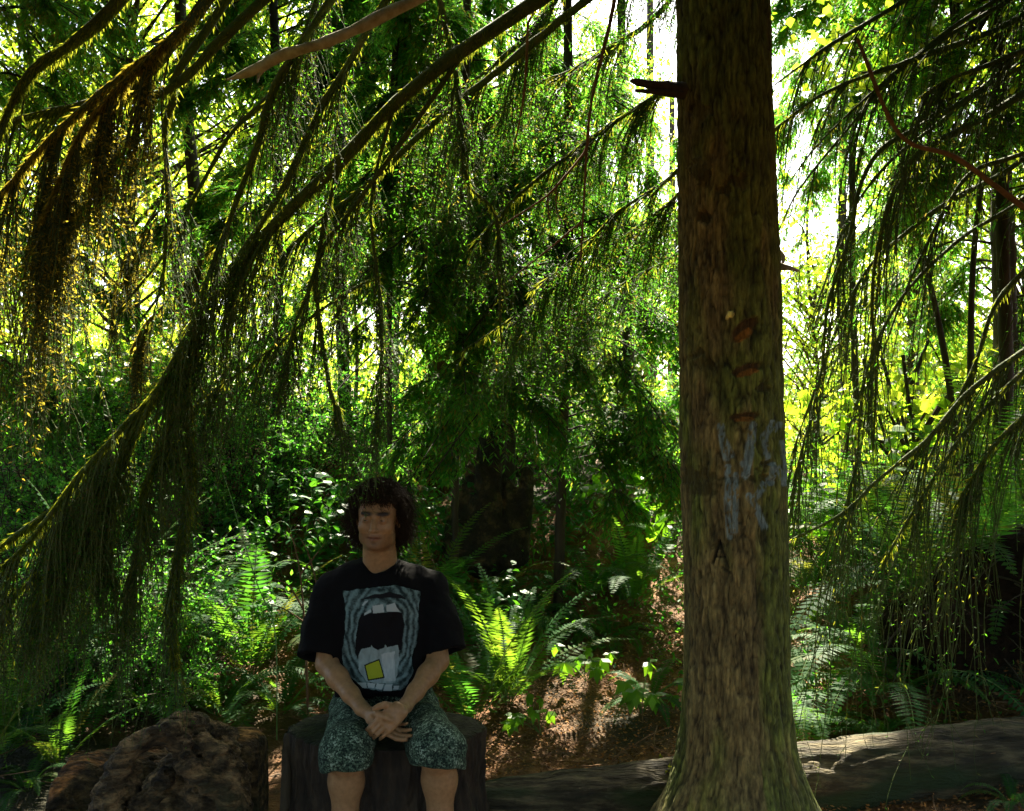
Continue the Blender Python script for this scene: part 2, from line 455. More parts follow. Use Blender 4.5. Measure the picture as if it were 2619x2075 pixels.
def bough(limb, r0, r1, rng, nsec=60, lsec=(0.25, 0.8), nter=7, lter=(0.08, 0.22), nneed=8, need=(0.022, 0.006), grav=0.8, moss=0, mossl=(0.02, 0.06),
          secstart=0.08, flat=0.35, sec_r=0.0035, lift=0.0, cull=True, K=36, hang=0.0, fwd=0.8, fan=.55):
    """returns wood, needles, moss geometry of one bough whose main axis is limb (world space)"""
    W, Nd, Ms = Geo(), Geo(), Geo()
    ax = catmull(limb, K)
    ax = ax + (fbm(ax * 2.2, 2, 5)[:, None] * np.array([0.03, 0.02, 0.03])) * np.linspace(0, 1, K)[:, None]
    rad = r0 + (r1 - r0) * np.linspace(0, 1, K) ** 0.8
    W.tubes(ax[None], rad[None], 9 if r0 > .012 else 6, rng, lump=(0.55, 0.03, 3))
    up = np.array([0, 0, 1.0])
    t = np.sort(rng.uniform(secstart, 0.99, nsec * 3)); t = t[np.argsort(fbm(np.stack([t * 14, 0 * t, 0 * t + nsec], -1), 2, 7) + rng.random(len(t)) * .5)[:nsec]][None]
    sp, sd = along(ax[None], t); sp, sd = sp[0], sd[0]
    side = unit(np.cross(sd, up)) * np.where(rng.random(nsec) < .5, -1, 1)[:, None]
    d0 = sd * fwd + side * rng.uniform(0.1, 1.0, (nsec, 1)) * (1 - hang) + up * (lift + rng.normal(size=(nsec, 1)) * .2 - hang) 
    L = (lsec[0] + (lsec[1] - lsec[0]) * 1.5 * rng.random(nsec) ** 2.2) * (0.55 + 0.45 * np.sin(np.clip(t[0], 0, 1) * 3.0))
    sec = grow(sp, d0, L, 10, rng, grav, 0.22)
    if cull:
        sec = sec[keep(sec[:, 5])]
    if len(sec) == 0: return W, Nd, Ms
    W.tubes(sec, sec_r * np.linspace(1, .35, 10)[None] * (L.mean() and 1), 4, rng)
    nt = nter
    n2 = len(sec); tt = rng.uniform(0.12, 1.0, (n2, nt))
    tp, td = along(sec, tt); tp = tp.reshape(-1, 3); td = td.reshape(-1, 3)
    sd2 = unit(np.cross(td, up + 0.01)) * np.where(rng.random(len(tp)) < .5, -1, 1)[:, None]
    d2 = td * 0.9 + sd2 * rng.uniform(.3, 1.0, (len(tp), 1)) * (1 - .5 * hang) + rng.normal(size=tp.shape) * .15
    L2 = rng.uniform(*lter, len(tp))
    ter = grow(tp, d2, L2, 5, rng, grav * .7, 0.2)
    if cull: ter = ter[keep(ter[:, 2])]
    W.tubes(ter, sec_r * 0.42 * np.linspace(1, .5, 5)[None], 3, rng)
    # needles in two ranks along the side twigs and the ends of the shoots
    for pa, m in ((ter, nneed), (sec, int(nneed * 1.6))):
        if m <= 0 or len(pa) == 0: continue
        tn = rng.uniform(0.05, 1.0, (len(pa), m))
        p, d = along(pa, tn); p = p.reshape(-1, 3); d = d.reshape(-1, 3)
        nrm = unit(up + rng.normal(size=p.shape) * flat)
        s = unit(np.cross(d, nrm)) * np.where(np.arange(len(p)) % 2 == 0, -1, 1)[:, None]
        dd = d * fan + s + rng.normal(size=p.shape) * .15
        Nd.leaves(p, dd, nrm, need[0] * rng.uniform(.6, 1.25, len(p)), need[1], rng)
    if moss:
        m = moss
        tm = rng.uniform(0, 1, (1, m)); p, d = along(ax[None], tm); p, d = p[0], d[0]
        rr = np.interp(tm[0], np.linspace(0, 1, K), rad)[:, None]
        o = unit(rng.normal(size=p.shape)); o = unit(o - d * (o * d).sum(1, keepdims=True))
        dr = unit(o * .35 + np.array([0, 0, -0.8]) + d * .4 + rng.normal(size=p.shape) * .3)
        Ms.leaves(p + o * rr * .9, dr, unit(rng.normal(size=p.shape)), rng.uniform(*mossl, m) * rng.uniform(.5, 1.5, m), 0.0038, rng)
        # clots hanging in the side shoots
        m2 = int(m * .5); k = rng.integers(0, len(sec), m2)
        tm = rng.uniform(0, .8, (m2, 1)); p, d = along(sec[k], tm); p = p[:, 0]
        ok = fbm(p * 5, 2, 8) > -0.05; p = p[ok]
        Ms.leaves(p, unit(np.array([0, 0, -1.0]) + rng.normal(size=p.shape) * .35), unit(rng.normal(size=p.shape)), rng.uniform(*mossl, len(p)) * 1.2, 0.005, rng)
    return W, Nd, Ms

def add_bough(parent, org, geos, name="bough", wood='mossy_bark', need='needle', label=None):
    W, Nd, Ms = geos
    b = shift(W, org).build(name, M[wood], parent)
    if label: b["label"] = label
    if Nd.n: shift(Nd, org).build("needles", M[need], b, smooth=False)
    if Ms.n: shift(Ms, org).build("hanging_moss", M['moss'], b, smooth=False)
    return b

# ------------------------------------------------------------------ the big trunk
TX, TY = P(1872, 1093, 3.9)[0], 3.9
def build_main_tree():
    org = np.array([TX, TY, 0.0]); root = empty("hemlock_tree", org)
    tag(root, "big straight trunk right of the man, with orange axe scars and flaking blue paint", "tree")
    # edges measured on the photograph: (y, left, right)
    E = [(-3200, 1705, 1893), (-900, 1716, 1936), (112, 1727, 1975), (600, 1732, 1990), (1100, 1736, 2003), (1500, 1746, 2018), (1750, 1746, 2022), (1900, 1733, 2036), (2000, 1706, 2062), (2085, 1668, 2100), (2160, 1610, 2160)]
    E = np.array(E, float); zz = CAMZ - (E[:, 0] - CY) / F * TY
    o = np.argsort(zz); zz = zz[o]; ctr = ((E[:, 1] + E[:, 2]) / 2 - CX)[o] / F * TY; rad = ((E[:, 2] - E[:, 1]) / 2)[o] / F * TY * 0.985
    zs = np.concatenate([np.linspace(-.15, 3.45, 620), np.linspace(3.5, 13, 160)])
    nt = 300; th = np.arange(nt) / nt * 2 * math.pi
    C = np.interp(zs, zz, ctr); R = np.interp(zs, zz, rad)
    R = np.where(zs > zz[-1], np.maximum(rad[-1] - (zs - zz[-1]) * .02, .03), R)
    # smooth the measured profile
    ker = np.ones(25) / 25; R[:620] = np.convolve(np.pad(R[:620], 12, 'edge'), ker, 'valid'); C[:620] = np.convolve(np.pad(C[:620], 12, 'edge'), ker, 'valid')
    TH, Z = np.meshgrid(th, zs); RR = R[:, None]
    flare = np.clip((0.35 - Z) / .45, 0, 1)
    lob = 0.09 * flare * np.cos(TH * 5 + 1.2) * RR
    q3 = np.stack([np.cos(TH) * 0.2, np.sin(TH) * 0.2, Z], -1)
    w1 = q3 + 0.02 * np.stack([fbm(q3 * 9, 2, 71), fbm(q3 * 9, 2, 72), fbm(q3 * 9, 2, 73)], -1)
    rid = 1 - np.abs(vnoise(w1 * np.array([66, 66, 9.0]), 11)) * 2
    rid2 = 1 - np.abs(vnoise(w1 * np.array([95, 95, 19]), 12)) * 2
    plate = vnoise(w1 * np.array([44, 44, 11]), 14)
    disp = -0.0085 * np.clip(rid, 0, 1) ** 2 - 0.0045 * np.clip(rid2, 0, 1) ** 2 + 0.003 * plate + 0.0016 * fbm(q3 * 150, 2, 15) + 0.008 * fbm(q3 * np.array([5, 5, 2.]), 2, 16)
    crack = np.clip(1 - .5 * np.clip(rid, 0, 1) ** 2 - .40 * np.clip(rid2, 0, 1) ** 2 + .22 * plate + .25 * vnoise(w1 * np.array([190, 190, 60]), 18), .15, 1.6)  # cracks tinted darker: bark's own tone plus occlusion shade painted in
    # photo-plane coordinates of the front of the trunk
    X0 = C[:, None] + RR * np.cos(TH); front = np.sin(TH) < 0.15
    Yd = TY + RR * np.sin(TH)
    sx = X0 / Yd * F + CX; sy = CY - (Z - CAMZ) / Yd * F
    tint = np.ones(TH.shape + (3,))
    nzc = fbm(q3 * np.array([14, 14, 5.]), 3, 44)[..., None]
    tint *= (1 + .35 * nzc) * crack[..., None]
    green = np.clip(fbm(q3 * np.array([9, 9, 3.]), 3, 45) * 2.2 + .35 + .9 * np.clip((TH > 4.9) | (TH < 0.5), 0, 1), 0, 1)[..., None]
    tint = tint * (1 - green) + tint * np.array([.62, .95, .45]) * green
    def spot(x, y, rx, ry, dep, col=None, amt=1.0, hard=3):
        nonlocal disp, tint
        nz = 0.75 * fbm(np.stack([sx / 16, sy / 12, np.zeros_like(sx)], -1), 2, int(x) % 97)
        d = np.sqrt(((sx - x) / rx) ** 2 + ((sy - y) / ry) ** 2) + nz
        m = np.clip((1 - d) * hard, 0, 1) * front
        disp = disp + m * dep
        if col is not None: tint = tint * (1 - m[..., None] * amt) + np.array(col) * m[..., None] * amt
        return m
    for (x, y, rx, ry, dep, c) in [(1785, 285, 34, 28, -.012, .5), (1788, 438, 26, 30, .014, .35), (1890, 460, 36, 26, -.012, .4), (1860, 485, 25, 14, -.010, .4), (1801, 556, 18, 16, -.015, .25), (1785, 905, 22, 12, -.01, .3), (1820, 930, 16, 14, -.01, .3),
                                   (1955, 990, 18, 20, -.012, .25), (1780, 1215, 50, 26, -.006, .32), (1800, 1250, 46, 30, -.004, .3), (1890, 1225, 50, 10, -.008, .3), (1787, 1470, 8, 14, -.012, .2), (1840, 1400, 22, 12, -.006, .35), (1960, 1215, 24, 30, -.012, .3), (1970, 1205, 12, 20, .02, 1.2)]:
        spot(x, y, rx, ry, dep, (c * .9, c, c * .7), .85)
    # axe scars: a dark slot with an orange face below
    for (x, y, rx, ry, tl) in [(1905, 842, 40, 26, -.55), (1912, 945, 44, 16, -.3), (1905, 1066, 42, 12, -.1)]:
        u = (sx - x); w = (sy - y) - tl * u
        d = np.sqrt((u / rx) ** 2 + (w / ry) ** 2) + .12 * fbm(np.stack([sx / 9, sy / 9, 0 * sx], -1), 2, 7)
        m = np.clip((1 - d) * 5, 0, 1) * front; disp = disp - .016 * m
        tint = tint * (1 - m[..., None]) + np.array([.4, .3, .25]) * m[..., None]
        w2 = w - ry * .55; d = np.sqrt(((u) / (rx * .72)) ** 2 + (w2 / (ry * .55)) ** 2) + .2 * fbm(np.stack([sx / 5, sy / 12, 0 * sx], -1), 2, 8)
        m = np.clip((1 - d) * 4, 0, 1) * front
        tint = tint * (1 - m[..., None]) + np.array([1.35, .72, .28]) * m[..., None]; disp = disp + .006 * m
    spot(1866, 806, 9, 12, .012, (4.0, 4.4, 3.6), 1, 5)
    # flaking blue-grey paint strokes
    strokes = [((1843, 1092), (1858, 1170), 11), ((1850, 1120), (1872, 1165), 8), ((1926, 1090), (1918, 1150), 12), ((1918, 1150), (1906, 1215), 12), ((1900, 1185), (1912, 1215), 8), ((1978, 1082), (1954, 1120), 9), ((1954, 1115), (1964, 1170), 8),
               ((1978, 1190), (1972, 1235), 9), ((1992, 1200), (2008, 1235), 9), ((1996, 1085), (1982, 1100), 7), ((1862, 1195), (1862, 1290), 9), ((1882, 1215), (1880, 1360), 8), ((1858, 1270), (1866, 1375), 8), ((1915, 1268), (1936, 1300), 9),
               ((1955, 1240), (1932, 1275), 9), ((1936, 1300), (1958, 1350), 10), ((2000, 1130), (2012, 1230), 5)]
    pm = np.zeros_like(sx)
    for (a, b, r) in strokes:
        a = np.array(a, float); b = np.array(b, float); ab = b - a
        t = np.clip(((sx - a[0]) * ab[0] + (sy - a[1]) * ab[1]) / (ab @ ab), 0, 1)
        d = np.hypot(sx - a[0] - t * ab[0], sy - a[1] - t * ab[1])
        pm = np.maximum(pm, np.clip((r - d) / 3 + .3, 0, 1))
    fl = vnoise(np.stack([sx / 5, sy / 16, 0 * sx], -1), 55) * .7 + vnoise(np.stack([sx / 2.5, sy / 6, 0 * sx], -1), 56) * .5
    pm = pm * front * np.clip((fl + .58) * 2.6, 0, 1) * np.clip(1.45 - 1.1 * np.clip(rid, 0, 1) ** 2, 0, 1)
    pcol = np.array([.9, 1.6, 4.6])
    tint = tint * (1 - pm[..., None]) + pcol * pm[..., None]
    # a few carved dark cuts below the paint
    for (a, b, r) in [((1838, 1385), (1822, 1440), 5), ((1838, 1385), (1862, 1452), 5), ((1828, 1424), (1852, 1426), 4), ((1846, 1452), (1866, 1466), 5)]:
        a = np.array(a, float); b = np.array(b, float); ab = b - a
        t = np.clip(((sx - a[0]) * ab[0] + (sy - a[1]) * ab[1]) / (ab @ ab), 0, 1)
        d = np.hypot(sx - a[0] - t * ab[0], sy - a[1] - t * ab[1]); m = np.clip((r - d) / 2, 0, 1) * front
        disp = disp - .010 * m; tint = tint * (1 - .75 * m[..., None])
    lich = np.clip(fbm(q3 * np.array([16, 16, 5.]), 3, 61) * 4 - .6, 0, 1) * np.clip((.45 - Z) / .3, 0, 1) * front * (sx < 1850)
    tint = tint * (1 - lich[..., None] * .8) + np.array([1.1, 1.5, .8]) * lich[..., None] * .8
    Rf = RR + lob + disp
    v = np.stack([C[:, None] + Rf * np.cos(TH), TY + Rf * np.sin(TH), Z], -1).reshape(-1, 3)
    nz_ = len(zs); i = np.arange(nz_ - 1)[:, None] * nt; j = np.arange(nt)[None]
    q = np.stack([i + j, i + (j + 1) % nt, i + nt + (j + 1) % nt, i + nt + j], -1).reshape(-1, 4)
    g = Geo().add(v, q, col=np.concatenate([np.clip(tint, 0, 9).reshape(-1, 3), np.ones((len(v), 1))], 1))
    mb = noise_mat("trunk bark", [(0.30, (0.050, 0.040, 0.013)), (0.5, (0.165, 0.132, 0.044)), (0.72, (0.33, 0.265, 0.092))], scale=(1, 1, .22), nscale=55, detail=10, rough=.9, bump=.7, bscale=160, bdist=.006, tint=True, spec=.35)
    shift(g, org).build("trunk", mb, root, color=True)
    # broken stubs
    rng = np.random.default_rng(5)
    sg = Geo()
    sg.tubes(catmull([P(1760, 235, 3.85), P(1700, 222, 3.8), P(1655, 216, 3.78), P(1612, 206, 3.76)], 14)[None], np.array([.034, .030, .026, .024, .022, .02, .019, .018, .017, .016, .015, .014, .010, .004])[None], 10, rng, lump=(.3, .02, 4))
    sg.tubes(catmull([P(1760, 240, 3.85), P(1715, 238, 3.8), P(1625, 232, 3.74)], 12)[None], np.linspace(.026, .006, 12)[None], 8, rng, lump=(.3, .02, 5))
    shift(sg, org).build("broken_stub", M['far_bark'], root)
    s2 = Geo().tubes(catmull([P(1985, 680, 3.92), P(2020, 686, 3.88), P(2046, 694, 3.86)], 10)[None], np.linspace(.018, .003, 10)[None], 8, rng, lump=(.3, .02, 6))
    s2.tubes(catmull([P(1988, 640, 3.92), P(2003, 655, 3.9), P(2003, 672, 3.89)], 8)[None], np.linspace(.012, .006, 8)[None], 6, rng, lump=(.3, .02, 6))
    shift(s2, org).build("broken_stub", M['pale_wood'], root)
    # limbs sweeping down to the left: (photo x, y, depth)
    rng = np.random.default_rng(11)
    T0 = (1850, -420, 3.9)
    big = [
        ([T0, (1500, -90, 3.8), (1200, 118, 3.75), (1010, 265, 3.7), (870, 415, 3.65), (760, 520, 3.6), (640, 640, 3.6), (540, 760, 3.55), (460, 900, 3.5), (395, 1010, 3.45), (310, 1100, 3.4), (210, 1240, 3.35), (110, 1320, 3.3), (-20, 1410, 3.25)], .031, .007, 150, (.25, .75), 7000, .9),
        ([(1850, -260, 4.0), (1500, 0, 4.05), (1340, 130, 4.1), (1200, 240, 4.1), (1080, 340, 4.1), (930, 480, 4.05), (790, 590, 4.0), (690, 690, 3.95), (600, 800, 3.9)], .021, .006, 70, (.25, .7), 2000, .9),
        ([(1850, -620, 3.9), (1150, -180, 3.7), (870, 200, 3.65), (808, 311, 3.62), (730, 480, 3.6), (627, 640, 3.6), (570, 710, 3.58), (518, 770, 3.55)], .016, .009, 50, (.2, .6), 1800, .9),
        ([(1850, -700, 3.9), (1050, -200, 3.6), (742, 160, 3.5), (669, 365, 3.5), (603, 534, 3.5), (518, 751, 3.5), (470, 880, 3.5)], .020, .006, 50, (.2, .6), 1000, .9),
        ([(1850, -800, 3.9), (900, -330, 3.4), (500, 120, 3.3), (446, 269, 3.3), (428, 341, 3.3), (425, 582, 3.3), (410, 720, 3.3)], .022, .004, 40, (.2, .5), 900, .9),
        ([(1850, -820, 3.9), (1000, -300, 3.7), (740, 180, 3.75), (591, 341, 3.8), (512, 480, 3.8), (422, 643, 3.8), (300, 800, 3.8)], .014, .004, 40, (.2, .5), 500, .9),
        ([(1850, -900, 3.9), (900, -400, 3.1), (446, 112, 2.9), (360, 210, 2.9), (290, 281, 2.9), (230, 390, 2.9), (160, 560, 2.9), (120, 760, 2.9)], .024, .006, 90, (.25, .7), 2500, 1.1),
        ([(1850, -860, 3.9), (800, -100, 3.2), (452, 215, 3.1), (300, 245, 3.1), (133, 281, 3.1), (0, 318, 3.1), (-150, 380, 3.1)], .018, .008, 70, (.2, .7), 1500, 1.2),
        ([(1850, -950, 3.9), (700, -350, 3.0), (250, 60, 2.9), (90, 180, 2.9), (10, 330, 2.9), (-60, 520, 2.9)], .025, .008, 90, (.25, .8), 2500, 1.2),
        ([(1200, 118, 3.75), (1000, 400, 3.7), (880, 560, 3.65), (832, 625, 3.62), (790, 740, 3.6), (742, 854, 3.6), (693, 1065, 3.6)], .012, .004, 30, (.15, .4), 500, .9),
        ([(870, 415, 3.65), (820, 620, 3.62), (808, 781, 3.6), (838, 1000, 3.6), (862, 1060, 3.6), (858, 1110, 3.6)], .010, .006, 22, (.1, .35), 600, .9),
        ([(1010, 265, 3.7), (947, 522, 3.7), (965, 763, 3.7), (962, 1065, 3.7)], .008, .004, 34, (.15, .35), 400, .9),
        ([(1110, -60, 3.8), (1169, 205, 3.8), (1190, 458, 3.8), (1263, 574, 3.8), (1274, 890, 3.8)], .012, .004, 40, (.15, .45), 500, .9),
        ([(980, 700, 3.8), (870, 760, 3.75), (742, 854, 3.7), (620, 950, 3.65), (500, 1029, 3.6)], .008, .003, 34, (.12, .4), 500, .9),
        ([(395, 1010, 3.45), (330, 1120, 3.4), (265, 1300, 3.35), (180, 1430, 3.3), (60, 1500, 3.3), (-40, 1570, 3.3)], .014, .006, 50, (.15, .45), 2500, 1.1),
        ([(310, 1100, 3.4), (250, 1220, 3.35), (215, 1330, 3.3), (150, 1420, 3.3), (100, 1530, 3.3)], .013, .005, 40, (.15, .5), 1500, 1.1),
        ([(460, 900, 3.5), (470, 1000, 3.5), (478, 1120, 3.5), (484, 1275, 3.5), (462, 1430, 3.5), (442, 1560, 3.5), (455, 1700, 3.5)], .024, .012, 60, (.12, .4), 5500, 1.3),
        ([(500, 880, 3.5), (440, 1060, 3.45), (380, 1230, 3.4), (370, 1350, 3.4), (330, 1500, 3.4)], .014, .005, 50, (.15, .5), 2500, 1.2),
    ]
    big += [
        ([(310, 1100, 3.3), (200, 1220, 3.25), (120, 1330, 3.2), (40, 1420, 3.15), (-60, 1500, 3.1)], .010, .004, 40, (.2, .6), 1200, 1.6),
        ([(210, 1240, 3.3), (150, 1380, 3.25), (110, 1500, 3.25), (70, 1580, 3.25)], .010, .004, 40, (.15, .45), 1200, 1.5),
        ([(395, 1010, 3.4), (330, 1160, 3.4), (300, 1320, 3.35), (280, 1430, 3.35)], .010, .004, 30, (.15, .5), 1000, 1.5),
    ]
    for n_, (pts, r0, r1, ns, ls, ms, gr) in enumerate(big):
        L = np.array([P(*p) for p in pts])
        g3 = bough(L, r0, r1, rng, nsec=int(ns * 1.25), lsec=ls, nter=6, lter=(.06, .22), nneed=5, need=(.015, .0042), grav=gr, moss=int(ms * 1.2), mossl=(.008, .028), secstart=.22 if pts[0][1] < -100 else .03, hang=.35, sec_r=.0030)
        add_bough(root, org, g3)
    gold = [  # boughs whose needles and moss are coloured as if sunlit
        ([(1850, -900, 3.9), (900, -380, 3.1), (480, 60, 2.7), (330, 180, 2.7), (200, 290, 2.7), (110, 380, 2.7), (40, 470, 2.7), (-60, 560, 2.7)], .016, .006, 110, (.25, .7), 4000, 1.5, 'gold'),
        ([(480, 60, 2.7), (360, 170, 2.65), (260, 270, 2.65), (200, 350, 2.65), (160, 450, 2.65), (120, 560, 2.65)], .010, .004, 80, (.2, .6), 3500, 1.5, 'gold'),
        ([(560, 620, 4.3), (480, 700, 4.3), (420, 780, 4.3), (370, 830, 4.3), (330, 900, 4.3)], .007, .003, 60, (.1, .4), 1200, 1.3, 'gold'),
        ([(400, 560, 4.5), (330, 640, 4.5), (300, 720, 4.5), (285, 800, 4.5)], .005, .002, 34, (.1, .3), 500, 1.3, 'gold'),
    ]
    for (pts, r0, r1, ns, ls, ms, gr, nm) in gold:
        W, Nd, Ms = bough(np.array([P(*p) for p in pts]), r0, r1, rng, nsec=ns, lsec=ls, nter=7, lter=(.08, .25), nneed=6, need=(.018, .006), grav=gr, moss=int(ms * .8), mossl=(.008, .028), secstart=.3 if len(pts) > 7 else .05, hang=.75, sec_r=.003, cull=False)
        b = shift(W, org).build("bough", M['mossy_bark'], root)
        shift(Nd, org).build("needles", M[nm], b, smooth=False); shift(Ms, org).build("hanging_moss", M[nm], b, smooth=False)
    # limbs crossing behind the trunk towards the middle
    mid = [
        ([(1880, -520, 4.1), (1780, 140, 4.2), (1680, 242, 4.3), (1537, 337, 4.35), (1337, 490, 4.4), (1200, 640, 4.4)], .016, .005, 70, (.2, .55), 1000),
        ([(1890, 250, 4.1), (1727, 443, 4.3), (1574, 548, 4.4), (1480, 650, 4.5), (1350, 750, 4.6)], .012, .003, 55, (.2, .5), 500),
        ([(1890, 330, 4.1), (1727, 506, 4.3), (1574, 622, 4.5), (1353, 785, 4.6), (1180, 900, 4.7)], .012, .003, 60, (.2, .5), 500),
        ([(1880, -700, 4.1), (1750, -60, 4.4), (1500, 160, 4.6), (1330, 240, 4.8), (1130, 420, 4.9)], .018, .005, 90, (.3, .7), 700),
        ([(1880, -900, 4.1), (1720, -200, 4.2), (1440, -20, 4.3), (1330, 110, 4.3), (1180, 230, 4.3), (1080, 300, 4.3)], .018, .005, 90, (.3, .6), 700),
        ([(1890, 440, 4.1), (1740, 640, 4.6), (1600, 720, 4.9), (1400, 860, 5.2)], .010, .003, 60, (.2, .5), 300),
    ]
    for (pts, r0, r1, ns, ls, ms) in mid:
        L = np.array([P(*p) for p in pts])
        add_bough(root, org, bough(L, r0, r1, rng, nsec=int(ns * 1.2), lsec=ls, nter=8, lter=(.07, .2), nneed=9, need=(.018, .005), grav=.9, moss=ms, hang=.25, sec_r=.003))
    # pale dead limb and thin brown dead twigs
    add_bough(root, org, (Geo().tubes(catmull([P(1850, -300, 3.9), P(1200, -60, 3.6), P(900, 80, 3.5), P(800, 118, 3.45), P(720, 142, 3.45), P(650, 180, 3.42), P(580, 205, 3.4)], 40)[None], np.concatenate([np.linspace(.022, .018, 34), np.linspace(.016, .003, 6)])[None], 9, rng, lump=(.35, .04, 8))
              .tubes(catmull([P(690, 160, 3.44), P(664, 190, 3.42), P(658, 212, 3.4)], 8)[None], np.linspace(.010, .002, 8)[None], 6, rng, lump=(.3, .03, 2)), Geo(), Geo()), name="dead_limb", wood='pale_wood', label="smooth pale bare dead limb at the top left")
    dt = Geo()
    for pts, r in [([(1560, 60), (1525, 200), (1506, 311), (1495, 480), (1485, 669)], .0075), ([(1485, 569), (1400, 640), (1306, 714)], .005), ([(1455, 440), (1400, 500), (1310, 560), (1264, 590)], .005), ([(1422, 470), (1424, 540), (1440, 575)], .004), ([(1400, 500), (1405, 560), (1416, 612)], .003), ([(1350, 60), (1340, 240), (1310, 400)], .006)]:
        dt.tubes(catmull([P(x, y, 3.9) for x, y in pts], 16)[None], np.linspace(r, r * .5, 16)[None], 5, rng, lump=(.4, .02, 3))
    sh = [P(x, y, 3.9) for x, y in [(1560, 60), (1600, -120), (1700, -330), (1850, -520)]]
    dt.tubes(catmull(sh, 12)[None], np.linspace(.008, .014, 12)[None], 6, rng)
    dt.tubes(catmull([P(1350, 60, 3.9), P(1500, -200, 3.9), P(1850, -600, 3.9)], 12)[None], np.linspace(.006, .012, 12)[None], 6, rng)
    dt.tubes(catmull([P(1455, 440, 3.9), P(1500, 380, 3.9), P(1506, 311, 3.9)], 6)[None], np.linspace(.005, .005, 6)[None], 5, rng)
    add_bough(root, org, (dt, Geo(), Geo()), name="dead_twig", wood='dead_twig', label="thin bare reddish brown twigs hanging left of the trunk")
    # the crown above the frame
    cr = Geo(); rng = np.random.default_rng(3)
    n = 3600; z = rng.uniform(7.0, 13, n); a = rng.uniform(0, 2 * math.pi, n); rr = np.sqrt(rng.random(n)) * (3.4 - (z - 7.0) * .42)
    p = np.stack([TX + rr * np.cos(a), TY + rr * np.sin(a) , z - rr * .25], -1)
    p = p[keep(p, .32)]
    cr.leaves(p, np.stack([p[:, 0] - TX, p[:, 1] - TY, -.5 + 0 * p[:, 0]], -1) + rng.normal(size=p.shape) * .5, unit(np.array([0, 0, 1]) + rng.normal(size=p.shape) * .4), .42, .16, rng)
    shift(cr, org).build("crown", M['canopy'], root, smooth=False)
build_main_tree()

